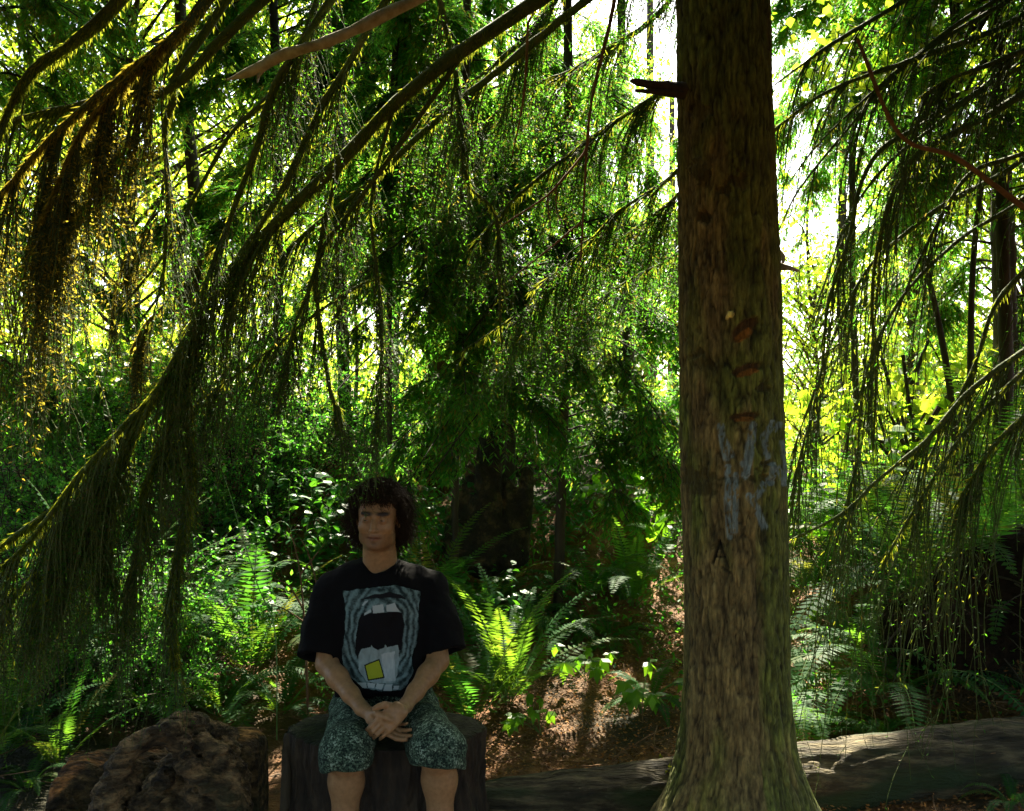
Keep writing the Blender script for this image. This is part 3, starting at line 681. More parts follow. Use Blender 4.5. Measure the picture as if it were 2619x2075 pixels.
def build_right_tree():
    org = P(3060, 1300, 5.0); org[2] = ground_z(org[0], org[1]); root = empty("hemlock_tree", org)
    tag(root, "tree beyond the right edge, its long bare branches drooping across the bright clearing", "tree")
    rng = np.random.default_rng(21)
    z = np.linspace(0, 11, 60); ax = np.stack([org[0] + .05 * np.sin(z), org[1] + 0 * z, org[2] - .1 + z], -1)
    shift(Geo().tubes(ax[None], np.linspace(.19, .05, 60)[None], 20, rng, lump=(.25, .05, 4)), org).build("trunk", M['far_bark'], root)
    R = [
        ([(1980, 218, 4.6), (2060, 160, 4.6), (2125, 115, 4.6), (2300, 10, 4.6)], .016, 40, 600),
        ([(1984, 328, 4.5), (2087, 252, 4.5), (2201, 199, 4.5), (2376, 138, 4.5), (2600, 50, 4.6)], .020, 60, 1400),
        ([(2018, 469, 4.5), (2102, 359, 4.5), (2239, 229, 4.5), (2330, 153, 4.5), (2500, 30, 4.5)], .013, 45, 300),
        ([(1996, 587, 4.5), (2049, 480, 4.5), (2170, 328, 4.5), (2300, 180, 4.5), (2480, 60, 4.5)], .012, 40, 200),
        ([(2030, 1240, 4.4), (2065, 1100, 4.4), (2102, 937, 4.4), (2117, 785, 4.4), (2178, 595, 4.4), (2201, 480, 4.4), (2254, 382, 4.4), (2361, 320, 4.4), (2560, 200, 4.5)], .015, 50, 300),
        ([(2235, 1150, 4.3), (2239, 937, 4.3), (2235, 747, 4.3), (2254, 595, 4.3), (2300, 465, 4.3), (2361, 382, 4.3), (2520, 300, 4.4)], .017, 40, 1600),
        ([(2026, 1165, 4.6), (2064, 1051, 4.6), (2148, 823, 4.6), (2216, 693, 4.6), (2292, 617, 4.6), (2422, 518, 4.6), (2600, 420, 4.7)], .015, 50, 700),
        ([(2254, 922, 4.4), (2315, 747, 4.4), (2407, 557, 4.4), (2483, 442, 4.4), (2574, 404, 4.4), (2750, 340, 4.5)], .015, 45, 400),
        ([(2026, 1378, 4.2), (2163, 1302, 4.2), (2254, 1219, 4.2), (2376, 1120, 4.2), (2483, 998, 4.2), (2619, 899, 4.2), (2760, 800, 4.4)], .018, 80, 1000),
        ([(2361, 1203, 4.3), (2437, 1051, 4.3), (2498, 922, 4.3), (2544, 785, 4.3), (2619, 694, 4.3), (2720, 600, 4.4)], .018, 60, 900),
        ([(2260, 1440, 4.2), (2300, 1370, 4.2), (2376, 1242, 4.2), (2483, 1089, 4.2), (2619, 950, 4.2), (2760, 830, 4.4)], .016, 60, 1500),
        ([(2150, 1350, 4.4), (2190, 1180, 4.4), (2210, 980, 4.4), (2260, 840, 4.4), (2340, 720, 4.4), (2470, 600, 4.5), (2600, 520, 4.6)], .012, 50, 200),
        ([(2060, 860, 4.5), (2120, 700, 4.5), (2170, 560, 4.5), (2270, 420, 4.5), (2420, 300, 4.6)], .011, 45, 150),
        ([(2440, 1300, 4.1), (2500, 1200, 4.1), (2560, 1120, 4.1), (2640, 1050, 4.1), (2760, 960, 4.3)], .018, 70, 1500),
        ([(2350, 250, 4.2), (2430, 200, 4.2), (2540, 160, 4.2), (2680, 100, 4.3)], .018, 70, 600),
    ]
    for k, (pts, r, ns, ms) in enumerate(R):
        pts = [P(*p) for p in pts][::-1]
        e = pts[0]; st = np.array([org[0], org[1], e[2] + .55 + .3 * (e[0] < 2)])
        L = np.array([st, (st + e) / 2 + np.array([0, 0, .12])] + pts)
        add_bough(root, org, bough(L, r * 1.2, r * .22, rng, nsec=int(ns * .8), lsec=(.2, 1.1), nter=4, lter=(.08, .35), nneed=2, need=(.020, .005), grav=1.2, moss=int(ms * .7), mossl=(.01, .035), secstart=.1, hang=.45, sec_r=.0034))
    add_bough(root, org, (Geo().tubes(catmull([P(2193, 100, 4.0), P(2300, 343, 4.0), P(2445, 404, 4.0), P(2612, 526, 4.0), P(2800, 660, 4.2), np.array([org[0], org[1], P(0, 800, 4.2)[2]])], 40)[None], np.linspace(.007, .015, 40)[None], 7, rng, lump=(.3, .03, 8)), Geo(), Geo()),
              name="dead_limb", wood='dead_twig', label="bare greyish brown branch crossing the others from upper left to lower right")
    cr = Geo(); n = 4200; zz = rng.uniform(5.2, 11, n); a = rng.uniform(0, 2 * math.pi, n); rr = np.sqrt(rng.random(n)) * (3.0 - (zz - 4.6) * .35)
    p = np.stack([org[0] + rr * np.cos(a), org[1] + rr * np.sin(a), zz], -1); p = p[keep(p, .3)]
    cr.leaves(p, rng.normal(size=p.shape) + np.array([0, 0, -.4]), unit(np.array([0, 0, 1]) + rng.normal(size=p.shape) * .4), .4, .15, rng)
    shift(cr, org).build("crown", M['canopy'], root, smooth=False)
build_right_tree()

# ------------------------------------------------------------------ background conifers with flat lacy sprays
def conifer(px, Y, seed, label, tr=.12, nb=34, zlo=.8, zhi=8, reach=1.7, need=(.070, .013), bark='far_bark', nsec=30, nneed=11, group=None, mat='needle_mid', nter=7, down=.35, toward=None):
    x = (px - CX) / F * Y; gz = float(ground_z(x, Y)); org = np.array([x, Y, gz]); root = empty("conifer_tree", org)
    tag(root, label, "tree", group); rng = np.random.default_rng(seed)
    z = np.linspace(0, zhi + 2, 50); ax = np.stack([x + .04 * np.sin(z * .8 + seed), Y + 0 * z, gz - .1 + z], -1)
    shift(Geo().tubes(ax[None], np.linspace(tr, .03, 50)[None], 16, rng, lump=(.3, .06, 4)), org).build("trunk", M[bark], root)
    W, N = Geo(), Geo()
    for b in range(nb):
        h = zlo + (zhi - zlo) * (b + rng.random()) / nb; a = rng.uniform(0, 2 * math.pi) if toward is None or rng.random() < .4 else rng.normal(toward, .8)
        L = reach * (1 - .55 * h / (zhi + 2)) * rng.uniform(.7, 1.15)
        dx, dy = math.cos(a), math.sin(a)
        pts = [org + [0, 0, h], org + [dx * L * .35, dy * L * .35, h + .05 * L], org + [dx * L * .7, dy * L * .7, h - down * .4 * L], org + [dx * L, dy * L, h - down * L]]
        w, n_, _ = bough(np.array(pts), .014 * (tr / .12) ** .5, .003, rng, nsec=nsec, lsec=(.18 * reach / 1.5, .5 * reach / 1.5), nter=nter, lter=(.07, .2), nneed=nneed, need=need, grav=.5, hang=0, K=12, secstart=.15, sec_r=.003, flat=.14, fan=1.15)
        for s_, d_ in ((w, W), (n_, N)):
            for vv, qq, r_ in zip(s_.v, s_.q, s_.r):
                d_.v.append(vv); d_.q.append(qq - 0 + (d_.n)); d_.r.append(r_); d_.c.append(np.ones((len(vv), 4), np.float32))
            d_.n += s_.n
    bo = shift(W, org).build("boughs", M['twig'], root)
    shift(N, org).build("needles", M[mat], bo, smooth=False)
    return root

conifer(1120, 8.6, 31, "conifer with a reddish sunlit trunk showing through the middle of the branches", tr=.12, nb=22, zlo=1.2, zhi=6.5, reach=1.9, bark='red_bark')
conifer(1290, 7.4, 32, "dark feathery young conifer rising behind the rotten stump in the middle", tr=.05, nb=34, zlo=1.0, zhi=4.2, reach=1.7, need=(.060, .011), nsec=34)
conifer(1010, 6.9, 41, "feathery green conifer spreading drooping fans above the man's head", tr=.016, nb=24, zlo=1.8, zhi=4.6, reach=1.2, need=(.055, .011), nsec=30)
conifer(1180, 6.6, 42, "slender conifer with deep green fans just above the rotten stump", tr=.02, nb=32, zlo=1.5, zhi=4.6, reach=1.2, need=(.055, .011), nsec=30)
conifer(1440, 6.7, 43, "young conifer whose flat green fans reach out to the big trunk from the left", tr=.035, nb=38, zlo=1.0, zhi=3.3, reach=1.35, need=(.055, .011), nsec=32, down=.45)
conifer(700, 7.8, 44, "feathery conifer behind the lower half of the long mossy limb", tr=.04, nb=24, zlo=1.9, zhi=4.8, reach=1.4)
conifer(2560, 6.9, 45, "deep green feathery conifer filling the upper right behind the bare branches", tr=.05, nb=44, zlo=2.2, zhi=5.6, reach=1.3, need=(.058, .012))
conifer(2190, 9.5, 46, "slim lacy conifer high above the bright gap right of the big trunk", tr=.03, nb=26, zlo=3.9, zhi=6.6, reach=1.4)
conifer(1600, 9.0, 33, "lacy green conifer hanging its sprays just left of the big trunk", tr=.06, nb=24, zlo=1.0, zhi=3.8, reach=1.9, toward=math.radians(190))
conifer(880, 9.2, 34, "dark conifer behind the long mossy limb, left of the reddish trunk", tr=.06, nb=22, zlo=2.0, zhi=6.0, reach=1.9)
conifer(1380, 12.5, 35, "tall thin far conifer whose top reaches the sky gaps between the middle trees", tr=.10, nb=26, zlo=1.5, zhi=6, reach=2.4, need=(.06, .018), nsec=20)
conifer(1010, 13.0, 36, "tall far conifer half hidden behind the reddish trunk", tr=.09, nb=24, zlo=2.5, zhi=9, reach=2.3, need=(.06, .018), nsec=20)
conifer(2330, 13.0, 37, "far conifer with a thin dark stem standing in the bright clearing on the right", tr=.09, nb=30, zlo=2.4, zhi=8, reach=1.7, need=(.06, .018), nsec=18)
conifer(2560, 8.6, 38, "dark conifer near the right edge behind the drooping branches", tr=.12, nb=40, zlo=1.8, zhi=7, reach=1.6)
conifer(2160, 17, 39, "small lacy far conifer seen just right of the big trunk", tr=.10, nb=34, zlo=1.2, zhi=8, reach=2.4, need=(.08, .024), nsec=16)
conifer(-120, 7.5, 40, "dark conifer at the far left edge hung with moss coloured sunlit gold", tr=.14, nb=40, zlo=1.2, zhi=6, reach=2.0)

# ------------------------------------------------------------------ broadleaf trees
def broadleaf(px, Y, seed, label, h=8, rad=3, z0=1.5, nclump=120, nleaf=110, leaf=(.10, .075), tr=.035, mat='maple', csize=.42, stems=1, group=None):
    x = (px - CX) / F * Y; gz = float(ground_z(x, Y)); org = np.array([x, Y, gz]); root = empty("broadleaf_tree", org)
    tag(root, label, "tree", group); rng = np.random.default_rng(seed)
    W = Geo()
    for s_ in range(stems):
        ang = rng.uniform(0, 6.28); lean = .25 * (stems > 1) + .06
        z = np.linspace(0, h, 24); t = z / h
        ax = np.stack([x + math.cos(ang) * lean * h * t ** 1.4 * .5 + .08 * np.sin(z * 1.3 + s_), Y + math.sin(ang) * lean * h * t ** 1.4 * .5, gz - .1 + z], -1)
        W.tubes(ax[None], np.linspace(tr, .015, 24)[None], 10, rng, lump=(.2, .08, 3))
    # clumps, irregular
    c = []
    while len(c) < nclump:
        q = rng.uniform(-1, 1, 3)
        if q @ q > 1: continue
        if fbm((q * 1.6 + seed)[None], 2, seed)[0] < -.18: continue
        c.append(q)
    c = np.array(c) * np.array([rad, rad * .8, (h - z0) / 2]) + np.array([x, Y, gz + (h + z0) / 2])
    # limbs to clumps
    at = np.stack([np.full(nclump, x), np.full(nclump, Y), np.maximum(gz + z0 * .6, c[:, 2] - np.hypot(c[:, 0] - x, c[:, 1] - Y) * .7)], -1)
    mid_ = (at + c) / 2 + rng.normal(size=c.shape) * .15 + np.array([0, 0, .15])
    W.tubes(np.stack([at, mid_ * .5 + at * .5, mid_, (mid_ + c) / 2, c], 1), np.linspace(.02, .006, 5)[None], 4, rng)
    shift(W, org).build("trunk", M['far_bark'], root)
    n = nclump * nleaf; k = np.repeat(np.arange(nclump), nleaf)
    cs = csize * rng.uniform(.6, 1.4, nclump)[k][:, None]
    p = c[k] + rng.normal(size=(n, 3)) * np.array([1, 1, .38]) * cs
    ok = keep(p, .03); p = p[ok]; n = len(p)
    G = Geo(); nrm = unit(np.array([0, 0, 1.0]) + rng.normal(size=(n, 3)) * .55)
    d = rng.normal(size=(n, 3)) + np.array([0, 0, -.3])
    G.leaves(p, d, nrm, leaf[0] * rng.uniform(.5, 1.25, n), leaf[1] * rng.uniform(.6, 1.2, n), rng, fold=.15)
    shift(G, org).build("crown", M[mat], root, smooth=False)
    return root

broadleaf(330, 11, 51, "sunlit yellow-green broadleaf tree filling the upper left behind the mossy limb", h=7.5, rad=2.5, z0=1.2, nclump=130, nleaf=120, leaf=(.075, .05))
broadleaf(640, 13.5, 52, "bright broadleaf tree behind the forked mossy branches, left of the reddish trunk", h=9, rad=2.4, z0=2.0, nclump=120, nleaf=110, leaf=(.085, .06))
broadleaf(60, 14, 53, "shadier broadleaf tree behind the moss coloured sunlit gold at the left edge", h=9, rad=2.6, z0=1.0, nclump=120, nleaf=100, leaf=(.09, .065))
broadleaf(900, 16, 54, "far broadleaf tree whose leaves show in the gaps above the seated man", h=10, rad=2.8, z0=2, nclump=110, nleaf=100, leaf=(.10, .07), mat='maple_far')
broadleaf(1350, 17, 55, "far broadleaf tree with sky gaps in its top, in the middle of the picture", h=7.6, rad=2.8, z0=1.0, nclump=90, nleaf=100, leaf=(.10, .07), mat='maple_far')
broadleaf(1640, 15, 56, "bright low broadleaf tree glowing beside the left edge of the big trunk", h=5.5, rad=1.8, z0=.3, nclump=80, nleaf=100, leaf=(.09, .06), mat='maple_far')
broadleaf(2080, 15, 57, "bright low broadleaf tree glowing beside the right edge of the big trunk", h=4.6, rad=1.6, z0=.2, nclump=70, nleaf=100, leaf=(.09, .06), mat='maple_far')
broadleaf(2340, 19, 58, "glowing far broadleaf tree in the clearing behind the drooping branches", h=6.2, rad=2.4, z0=.2, nclump=90, nleaf=100, leaf=(.10, .07), mat='maple_far')
broadleaf(2620, 12, 59, "leafy green maple with sky gaps at the right edge", h=7.2, rad=1.9, z0=1.6, nclump=90, nleaf=110, leaf=(.10, .08), stems=2)
broadleaf(2440, 7.6, 60, "vine maple with large flat leaves high behind the drooping branches on the right", h=5.4, rad=1.1, z0=2.9, nclump=34, nleaf=60, leaf=(.09, .08), stems=2, csize=.3, tr=.03)
broadleaf(2330, 8.2, 61, "low sapling with big bright leaves in the clearing right of the trunk", h=1.9, rad=1.0, z0=.5, nclump=26, nleaf=40, leaf=(.12, .10), stems=3, csize=.25, tr=.012)

# far-off wood, one mass behind everything
def far_wood():
    rng = np.random.default_rng(70); G = Geo()
    n = 90000
    a = rng.uniform(-.62, .62, n); Yr = rng.uniform(22, 46, n); x = np.tan(a) * Yr
    top = 8 + 5 * fbm(np.stack([x * .12, Yr * .1, 0 * x], -1), 3, 4) + np.where((x / Yr > -.12), -2.5, 2.0) - 4.5 * np.exp(-((x / Yr - .2) / .09) ** 2)
    z = rng.random(n) ** .8 * top
    p = np.stack([x, Yr, z + ground_z(x, Yr)], -1)
    p = p[(fbm(p * .35, 3, 6) > -.12)]; p = p[keep(p, .1)]; n = len(p)
    G.leaves(p, rng.normal(size=(n, 3)), unit(np.array([0, 0, 1]) + rng.normal(size=(n, 3)) * .6), .32 * rng.uniform(.5, 1.2, n), .2, rng)
    o = G.build("far_woodland", M['maple_far'], smooth=False); tag(o, "far-off sunlit wood glowing pale green behind all the nearer trees", "woodland", kind="stuff")
    N = 10; rng = np.random.default_rng(71)
    W = Geo(); x = rng.uniform(-22, 22, N); y = rng.uniform(24, 44, N); gz = ground_z(x, y)
    z = np.linspace(-.2, 14, 8)
    W.tubes(np.stack([x[:, None] + 0 * z, y[:, None] + 0 * z, gz[:, None] + z], -1), np.linspace(.22, .1, 8)[None], 7, rng)
    shift(W, (0, 0, 0)).build("trunks", M['far_bark'], o)
far_wood()

# unseen crowns of forest trees, added around the camera to shade the foreground
def shade_tree(x, y, seed, label, h0=3.6, h1=11, rad=3.6, n=6500, tr=.2):
    gz = float(ground_z(x, y)); org = np.array([x, y, gz]); root = empty("added_shade_tree", org); rng = np.random.default_rng(seed)
    tag(root, label, "tree")
    z = np.linspace(-.1, h1, 20)
    shift(Geo().tubes(np.stack([x + .1 * np.sin(z), y + 0 * z, gz + z], -1)[None], np.linspace(tr, .05, 20)[None], 12, rng, lump=(.2, .08, 2)), org).build("trunk", M['far_bark'], root)
    zz = rng.uniform(h0, h1, n); a = rng.uniform(0, 6.283, n); rr = np.sqrt(rng.random(n)) * rad * (1.1 - .6 * (zz - h0) / (h1 - h0))
    p = np.stack([x + rr * np.cos(a), y + rr * np.sin(a), gz + zz - rr * .2], -1)
    # keep the view cone clear
    ang = (p[:, 2] - CAMZ) / np.maximum(p[:, 1], .01)
    yy = np.maximum(p[:, 1] + .55, .01); p = p[(p[:, 1] < -.55) | ((p[:, 2] - CAMZ - .5) / yy > .45) | ((np.abs(p[:, 0]) - .5) / yy > .54)]
    p = p[keep(p, .4)]
    G = Geo().leaves(p, rng.normal(size=p.shape), unit(np.array([0, 0, 1]) + rng.normal(size=p.shape) * .5), .5, .22, rng)
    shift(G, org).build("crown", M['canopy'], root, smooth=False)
for k, (x, y) in enumerate([(-3.6, -1.5), (3.2, -2.2), (-5.2, 3.6), (5.4, 2.0), (-0.4, -4.5), (-6.5, -4.5), (6.8, -5.0), (0.9, -8.5), (-7.5, 8.5), (7.5, 8.0), (-4.6, .8), (4.4, .3), (-3.4, 10.6)]):
    shade_tree(x, y, 80 + k, "forest tree added for shade " + ["left of", "right of", "far left beside", "far right beside", "straight behind", "behind and left of", "behind and right of", "farthest behind", "on the left flank beyond", "on the right flank beyond", "close on the left of", "close on the right of", "ahead and left of", "farther ahead and slightly left of"][k] + " the camera, crown overhead", h0=(5.0 if k in (4, 5, 6, 7) else 3.4) if y < 3 else 4.5, rad=4.0, tr=.07 if k == 12 else .2)
# ------------------------------------------------------------------ ferns, shrubs and ground plants
def fern_geo(seed, nf=15, L=.8, arch=1.0, pin=34, wpin=.085, up=1.15):
    rng = np.random.default_rng(seed); G = Geo(); S = Geo()
    for f in range(nf):
        a = f / nf * 6.283 + rng.normal() * .25; l = L * rng.uniform(.65, 1.15); K = 14
        el = up * rng.uniform(.55, 1.1)
        d = np.array([math.cos(a) * math.cos(el), math.sin(a) * math.cos(el), math.sin(el)])
        pts = [np.array([math.cos(a) * .02, math.sin(a) * .02, 0.0])]
        for k in range(1, K):
            d = unit(d + np.array([0, 0, -1.0]) * arch * .12 * (.4 + k / K * 1.5) + np.array([math.cos(a), math.sin(a), 0]) * .02 + rng.normal(size=3) * .012)
            pts.append(pts[-1] + d * l / (K - 1))
        pa = np.array(pts)[None]
        S.tubes(pa, np.linspace(.0032, .001, K)[None], 3, rng)
        t = np.repeat(np.linspace(.12, .99, pin), 2)[None]
        p, td = along(pa, t); p, td = p[0], td[0]
        hz = unit(np.cross(td, [0, 0, 1.0]) + 1e-6)
        nrm = unit(np.cross(hz, td)); nrm *= np.sign(nrm[:, 2:3] + 1e-6)
        sg = np.where(np.arange(len(p)) % 2 == 0, 1, -1)[:, None]
        tt = t[0]; w = wpin * (L / .8) * np.clip(np.sin(np.clip(tt, 0, 1) * 2.75 + .25), .08, 1) * rng.uniform(.88, 1.1, len(tt))
        dd = hz * sg + td * .28 - nrm * .12 + rng.normal(size=p.shape) * .05
        r0 = rng.random()
        G.leaves(p, dd, nrm, w, .017 * L / .8, rng, waist=.3)
        G.r[-1] = np.clip(r0 * .8 + .2 * G.r[-1], 0, .93 if rng.random() > .07 else 1).astype(np.float32) if rng.random() > .02 else np.full_like(G.r[-1], 1.0)
    return S, G

def salal_geo(seed, ns=16, h=.7, leaf=(.085, .05), spread=.5):
    rng = np.random.default_rng(seed); S, G = Geo(), Geo()
    a = rng.uniform(0, 6.283, ns); st = np.stack([np.cos(a), np.sin(a), 0 * a], -1) * rng.uniform(0, .12, (ns, 1))
    d = np.stack([np.cos(a) * spread, np.sin(a) * spread, np.ones(ns)], -1)
    pa = grow(st, d, h * rng.uniform(.6, 1.2, ns), 9, rng, .28, .25)
    S.tubes(pa, np.linspace(.004, .0015, 9)[None], 4, rng)
    m = 11; t = np.tile(np.linspace(.25, 1, m), (ns, 1)); p, td = along(pa, t)
    p = p.reshape(-1, 3); td = td.reshape(-1, 3); n = len(p)
    sd = unit(np.cross(td, rng.normal(size=(n, 3))))
    G.leaves(p, td * .4 + sd + np.array([0, 0, .1]), unit(np.array([0, 0, 1.0]) + rng.normal(size=(n, 3)) * .35), leaf[0] * rng.uniform(.6, 1.2, n), leaf[1] * rng.uniform(.7, 1.1, n), rng, fold=.2, bend=.22)
    return S, G

def bush_geo(seed, h=.9, r=.5, n=3600, leaf=(.028, .018), ns=26):
    rng = np.random.default_rng(seed); S, G = Geo(), Geo()
    a = rng.uniform(0, 6.283, ns); st = np.stack([np.cos(a), np.sin(a), 0 * a], -1) * rng.uniform(0, .15, (ns, 1))
    d = np.stack([np.cos(a) * r / h, np.sin(a) * r / h, np.ones(ns)], -1)
    pa = grow(st, d, h * rng.uniform(.7, 1.25, ns), 9, rng, .3, .3)
    S.tubes(pa, np.linspace(.005, .0015, 9)[None], 4, rng)
    tp, td = along(pa, rng.uniform(.2, 1, (ns, 12))); tp = tp.reshape(-1, 3); td = td.reshape(-1, 3)
    sub = grow(tp, td + unit(rng.normal(size=tp.shape)) * .9, rng.uniform(.1, .3, len(tp)), 5, rng, .3, .2)
    S.tubes(sub, np.linspace(.002, .001, 5)[None], 3, rng)
    m = max(2, n // len(sub)); p, d = along(sub, rng.uniform(.1, 1, (len(sub), m))); p = p.reshape(-1, 3); d = d.reshape(-1, 3)
    G.leaves(p, d * .5 + unit(rng.normal(size=p.shape)) * .9, unit(np.array([0, 0, 1]) + rng.normal(size=p.shape) * .45), leaf[0] * rng.uniform(.6, 1.3, len(p)), leaf[1], rng, fold=.15)
    return S, G

def palmate(G, pos, d, nrm, size, rng, lobes=5):
    """a maple leaf: lobes radiating from the stalk"""
    d = unit(d); s = unit(np.cross(d, nrm)); r = float(rng.random())
    for i in range(lobes):
        a = (i - (lobes - 1) / 2) * .72
        dd = d * math.cos(a) + s * math.sin(a)
        l = size * (1 - .28 * abs(i - (lobes - 1) / 2) / ((lobes - 1) / 2))
        G.leaves(np.array([pos]), dd[None], nrm[None], l, l * .5, rng, waist=.45)
        G.r[-1][:] = r

def sapling_geo(seed, h=.35, n=9, size=.13):
    rng = np.random.default_rng(seed); S, G = Geo(), Geo()
    for k in range(n):
        a = rng.uniform(0, 6.283); st = np.zeros((1, 3)); d = np.array([[math.cos(a) * .6, math.sin(a) * .6, 1.0]])
        pa = grow(st, d, h * rng.uniform(.6, 1.2), 7, rng, .35, .15); S.tubes(pa, np.linspace(.003, .0015, 7)[None], 4, rng)
        e = pa[0, -1]; dd = unit(pa[0, -1] - pa[0, -2] + np.array([0, 0, -.5]))
        palmate(G, e, dd, unit(np.array([0, -.35, 1.0]) + rng.normal(size=3) * .25), size * rng.uniform(.7, 1.2), rng)
    return S, G

PROTO = {}
def proto(kind, i, fn, mat, stem='stem'):
    S, G = fn(i); ms = S.mesh("stems"); ms.materials.append(M[stem]); mg = G.mesh("leaves", False); mg.materials.append(M[mat])
    PROTO.setdefault(kind, []).append((ms, mg))
for i in range(7): proto('fern', 100 + i, lambda s: fern_geo(s, nf=[16, 13, 18, 12, 15, 11, 14][s - 100], L=[.85, .7, .95, .75, .8, 1.0, .95][s - 100], arch=[1.1, 1.4, .9, 1.2, 1.7, .55, .65][s - 100], up=1.15 if s < 105 else 1.4), 'fern')
for i in range(3): proto('salal', 110 + i, lambda s: salal_geo(s), 'salal')
for i in range(4): proto('bush', 120 + i, lambda s: bush_geo(s), 'bush', 'twig')
for i in range(3): proto('sapling', 130 + i, lambda s: sapling_geo(s), 'lime')
for i in range(2): proto('bigleaf', 140 + i, lambda s: salal_geo(s, ns=12, h=.95, leaf=(.16, .10), spread=.6), 'lime')
NAMES = dict(fern=("sword_fern", "fern", "fronds"), salal=("salal_shrub", "shrub", "leaves"), bush=("leafy_bush", "bush", "leaves"), sapling=("maple_sapling", "sapling", "leaves"), bigleaf=("broad_leaved_shrub", "shrub", "leaves"))
def plant(kind, i, px, py, Y, scale, label, rz=0.0, tilt=None, group=None, onground=True, sxy=1.0):
    """px: photo column, Y: depth; stands on the ground (py only when not onground)"""
    w = P(px, py if py else 1500, Y)
    if onground: w[2] = float(ground_z(w[0], w[1])) - .01
    nm = NAMES[kind]; r = empty(nm[0], w, rz); r.scale = (scale * sxy, scale * sxy, scale)
    if tilt: r.rotation_euler = (tilt[0], tilt[1], rz)
    tag(r, label, nm[1], group)
    ms, mg = PROTO[kind][i % len(PROTO[kind])]
    a = link("stems" if kind != 'fern' else "stalks", ms, r); b = link(nm[2], mg, r)
    return r

ORD = ["first", "second", "third", "fourth", "fifth", "sixth", "seventh", "eighth", "ninth", "tenth", "eleventh", "twelfth", "thirteenth", "fourteenth", "fifteenth", "sixteenth"]
def bed(kind, place, group, rows, word):
    """rows: (px, Y, scale); labelled left to right"""
    rng = np.random.default_rng(abs(hash(place)) % 1000 if False else sum(map(ord, place)))
    rows = sorted(rows)
    for k, (px, Y, sc) in enumerate(rows):
        where = "leftmost" if k == 0 else ("rightmost" if k == len(rows) - 1 else ORD[k] + " from the left")
        plant(kind, int(rng.integers(0, 9)), px, None, Y, sc, f"{word} {place}, {where}", rz=float(rng.uniform(0, 6.28)), group=group)

# marked individual plants
plant('fern', 5, 1205, None, 5.15, .95, "tall upright sword fern right of the man, one frond lit gold by the sun", rz=.4, group="sword ferns")
plant('fern', 6, 1300, None, 5.45, .95, "big sunlit sword fern below the rotten stump", rz=1.9, group="sword ferns")
plant('fern', 1, 1420, None, 6.3, .72, "half-lit sword fern above the bare soil", rz=2.2, group="sword ferns")
plant('fern', 4, 1560, None, 6.3, .7, "sword fern above the soil close to the big trunk", rz=.2, group="sword ferns")
plant('fern', 3, 1660, None, 5.4, .6, "small blue-green fern touching the left edge of the big trunk", rz=3.2, group="sword ferns")
plant('sapling', 0, 1500, None, 5.7, .8, "low maple sapling with lit yellow-green leaves above the soil", group="maple saplings")
plant('sapling', 1, 1640, None, 5.3, .8, "green maple sapling by the lower left edge of the big trunk", group="maple saplings")
plant('sapling', 2, 1385, None, 5.1, .62, "small drooping maple seedling standing alone on the bare soil", group="maple saplings")
plant('bigleaf', 0, 1690, None, 7.6, 1.0, "broad-leaved shrub with one big leaf reaching behind the left of the trunk", group="broad-leaved shrubs")
plant('bigleaf', 1, 2110, None, 7.4, 1.1, "broad-leaved shrub with bright leaves just right of the trunk", group="broad-leaved shrubs")
bed('fern', "on the bank right of the trunk", "sword ferns", [(2060, 5.05, .9), (2110, 5.4, 1.15), (2180, 5.8, 1.3), (2270, 5.3, 1.1), (2370, 5.9, 1.35), (2480, 5.7, 1.2), (2580, 6.1, 1.35), (2660, 5.6, 1.2)], "blue-green sword fern")
bed('fern', "higher up behind the right-hand bank", "sword ferns", [(2070, 6.7, 1.1), (2160, 7.0, 1.2), (2290, 6.9, 1.2), (2420, 7.1, 1.2), (2590, 7.2, 1.2)], "dim sword fern")
bed('fern', "low on the ground behind the right log", "sword ferns", [(2060, 4.75, .42), (2250, 4.95, .55), (2350, 4.85, .3)], "small sparse fern")
bed('fern', "in the shade left of the man", "sword ferns", [(-60, 4.35, .6), (10, 4.55, .7), (70, 4.3, .45), (120, 5.1, .9), (150, 4.5, .55), (250, 5.3, 1.0), (380, 5.0, .8), (450, 5.5, 1.0), (560, 5.1, 1.0), (640, 5.5, .9), (720, 5.2, .85)], "dark green sword fern")
bed('fern', "on the slope behind the man's right arm", "sword ferns", [(330, 6.2, .9), (480, 6.3, 1.0), (620, 6.1, 1.0), (760, 6.2, 1.0), (860, 5.9, .8)], "mid-green sword fern")
bed('fern', "in front of the rotten stump", "sword ferns", [(1080, 6.4, .9), (1240, 6.5, .8), (1380, 6.6, .8), (1510, 6.9, .95), (1620, 6.8, .9)], "shaded sword fern")
bed('salal', "just behind the man's head", "glossy shrubs", [(850, 6.9, .9), (960, 7.3, 1.1), (1060, 7.1, 1.1), (1140, 6.1, .8), (1260, 6.0, .7)], "glossy-leaved shrub")
bed('salal', "beside the rotten stump", "glossy shrubs", [(1170, 7.5, 1.0), (1400, 7.6, .9), (1500, 7.9, 1.0)], "pale glossy shrub")
bed('salal', "beside the man's right sleeve", "glossy shrubs", [(560, 6.6, .9), (650, 5.7, .7), (740, 6.8, 1.0)], "glossy dark shrub")
bed('bush', "on the crest of the left slope", "leafy bushes", [(60, 8.3, 1.3), (200, 8.0, 1.2), (340, 8.4, 1.3), (480, 7.9, 1.25), (620, 8.2, 1.3), (760, 7.9, 1.2), (900, 8.5, 1.3), (1040, 8.3, 1.2)], "fine-leaved bush")
bed('bush', "half way up the left slope", "leafy bushes", [(0, 6.8, 1.0), (130, 6.5, 1.0), (270, 6.9, 1.1), (420, 7.0, 1.0), (560, 7.2, 1.05), (700, 7.3, 1.0), (830, 7.6, 1.0)], "leafy bush")
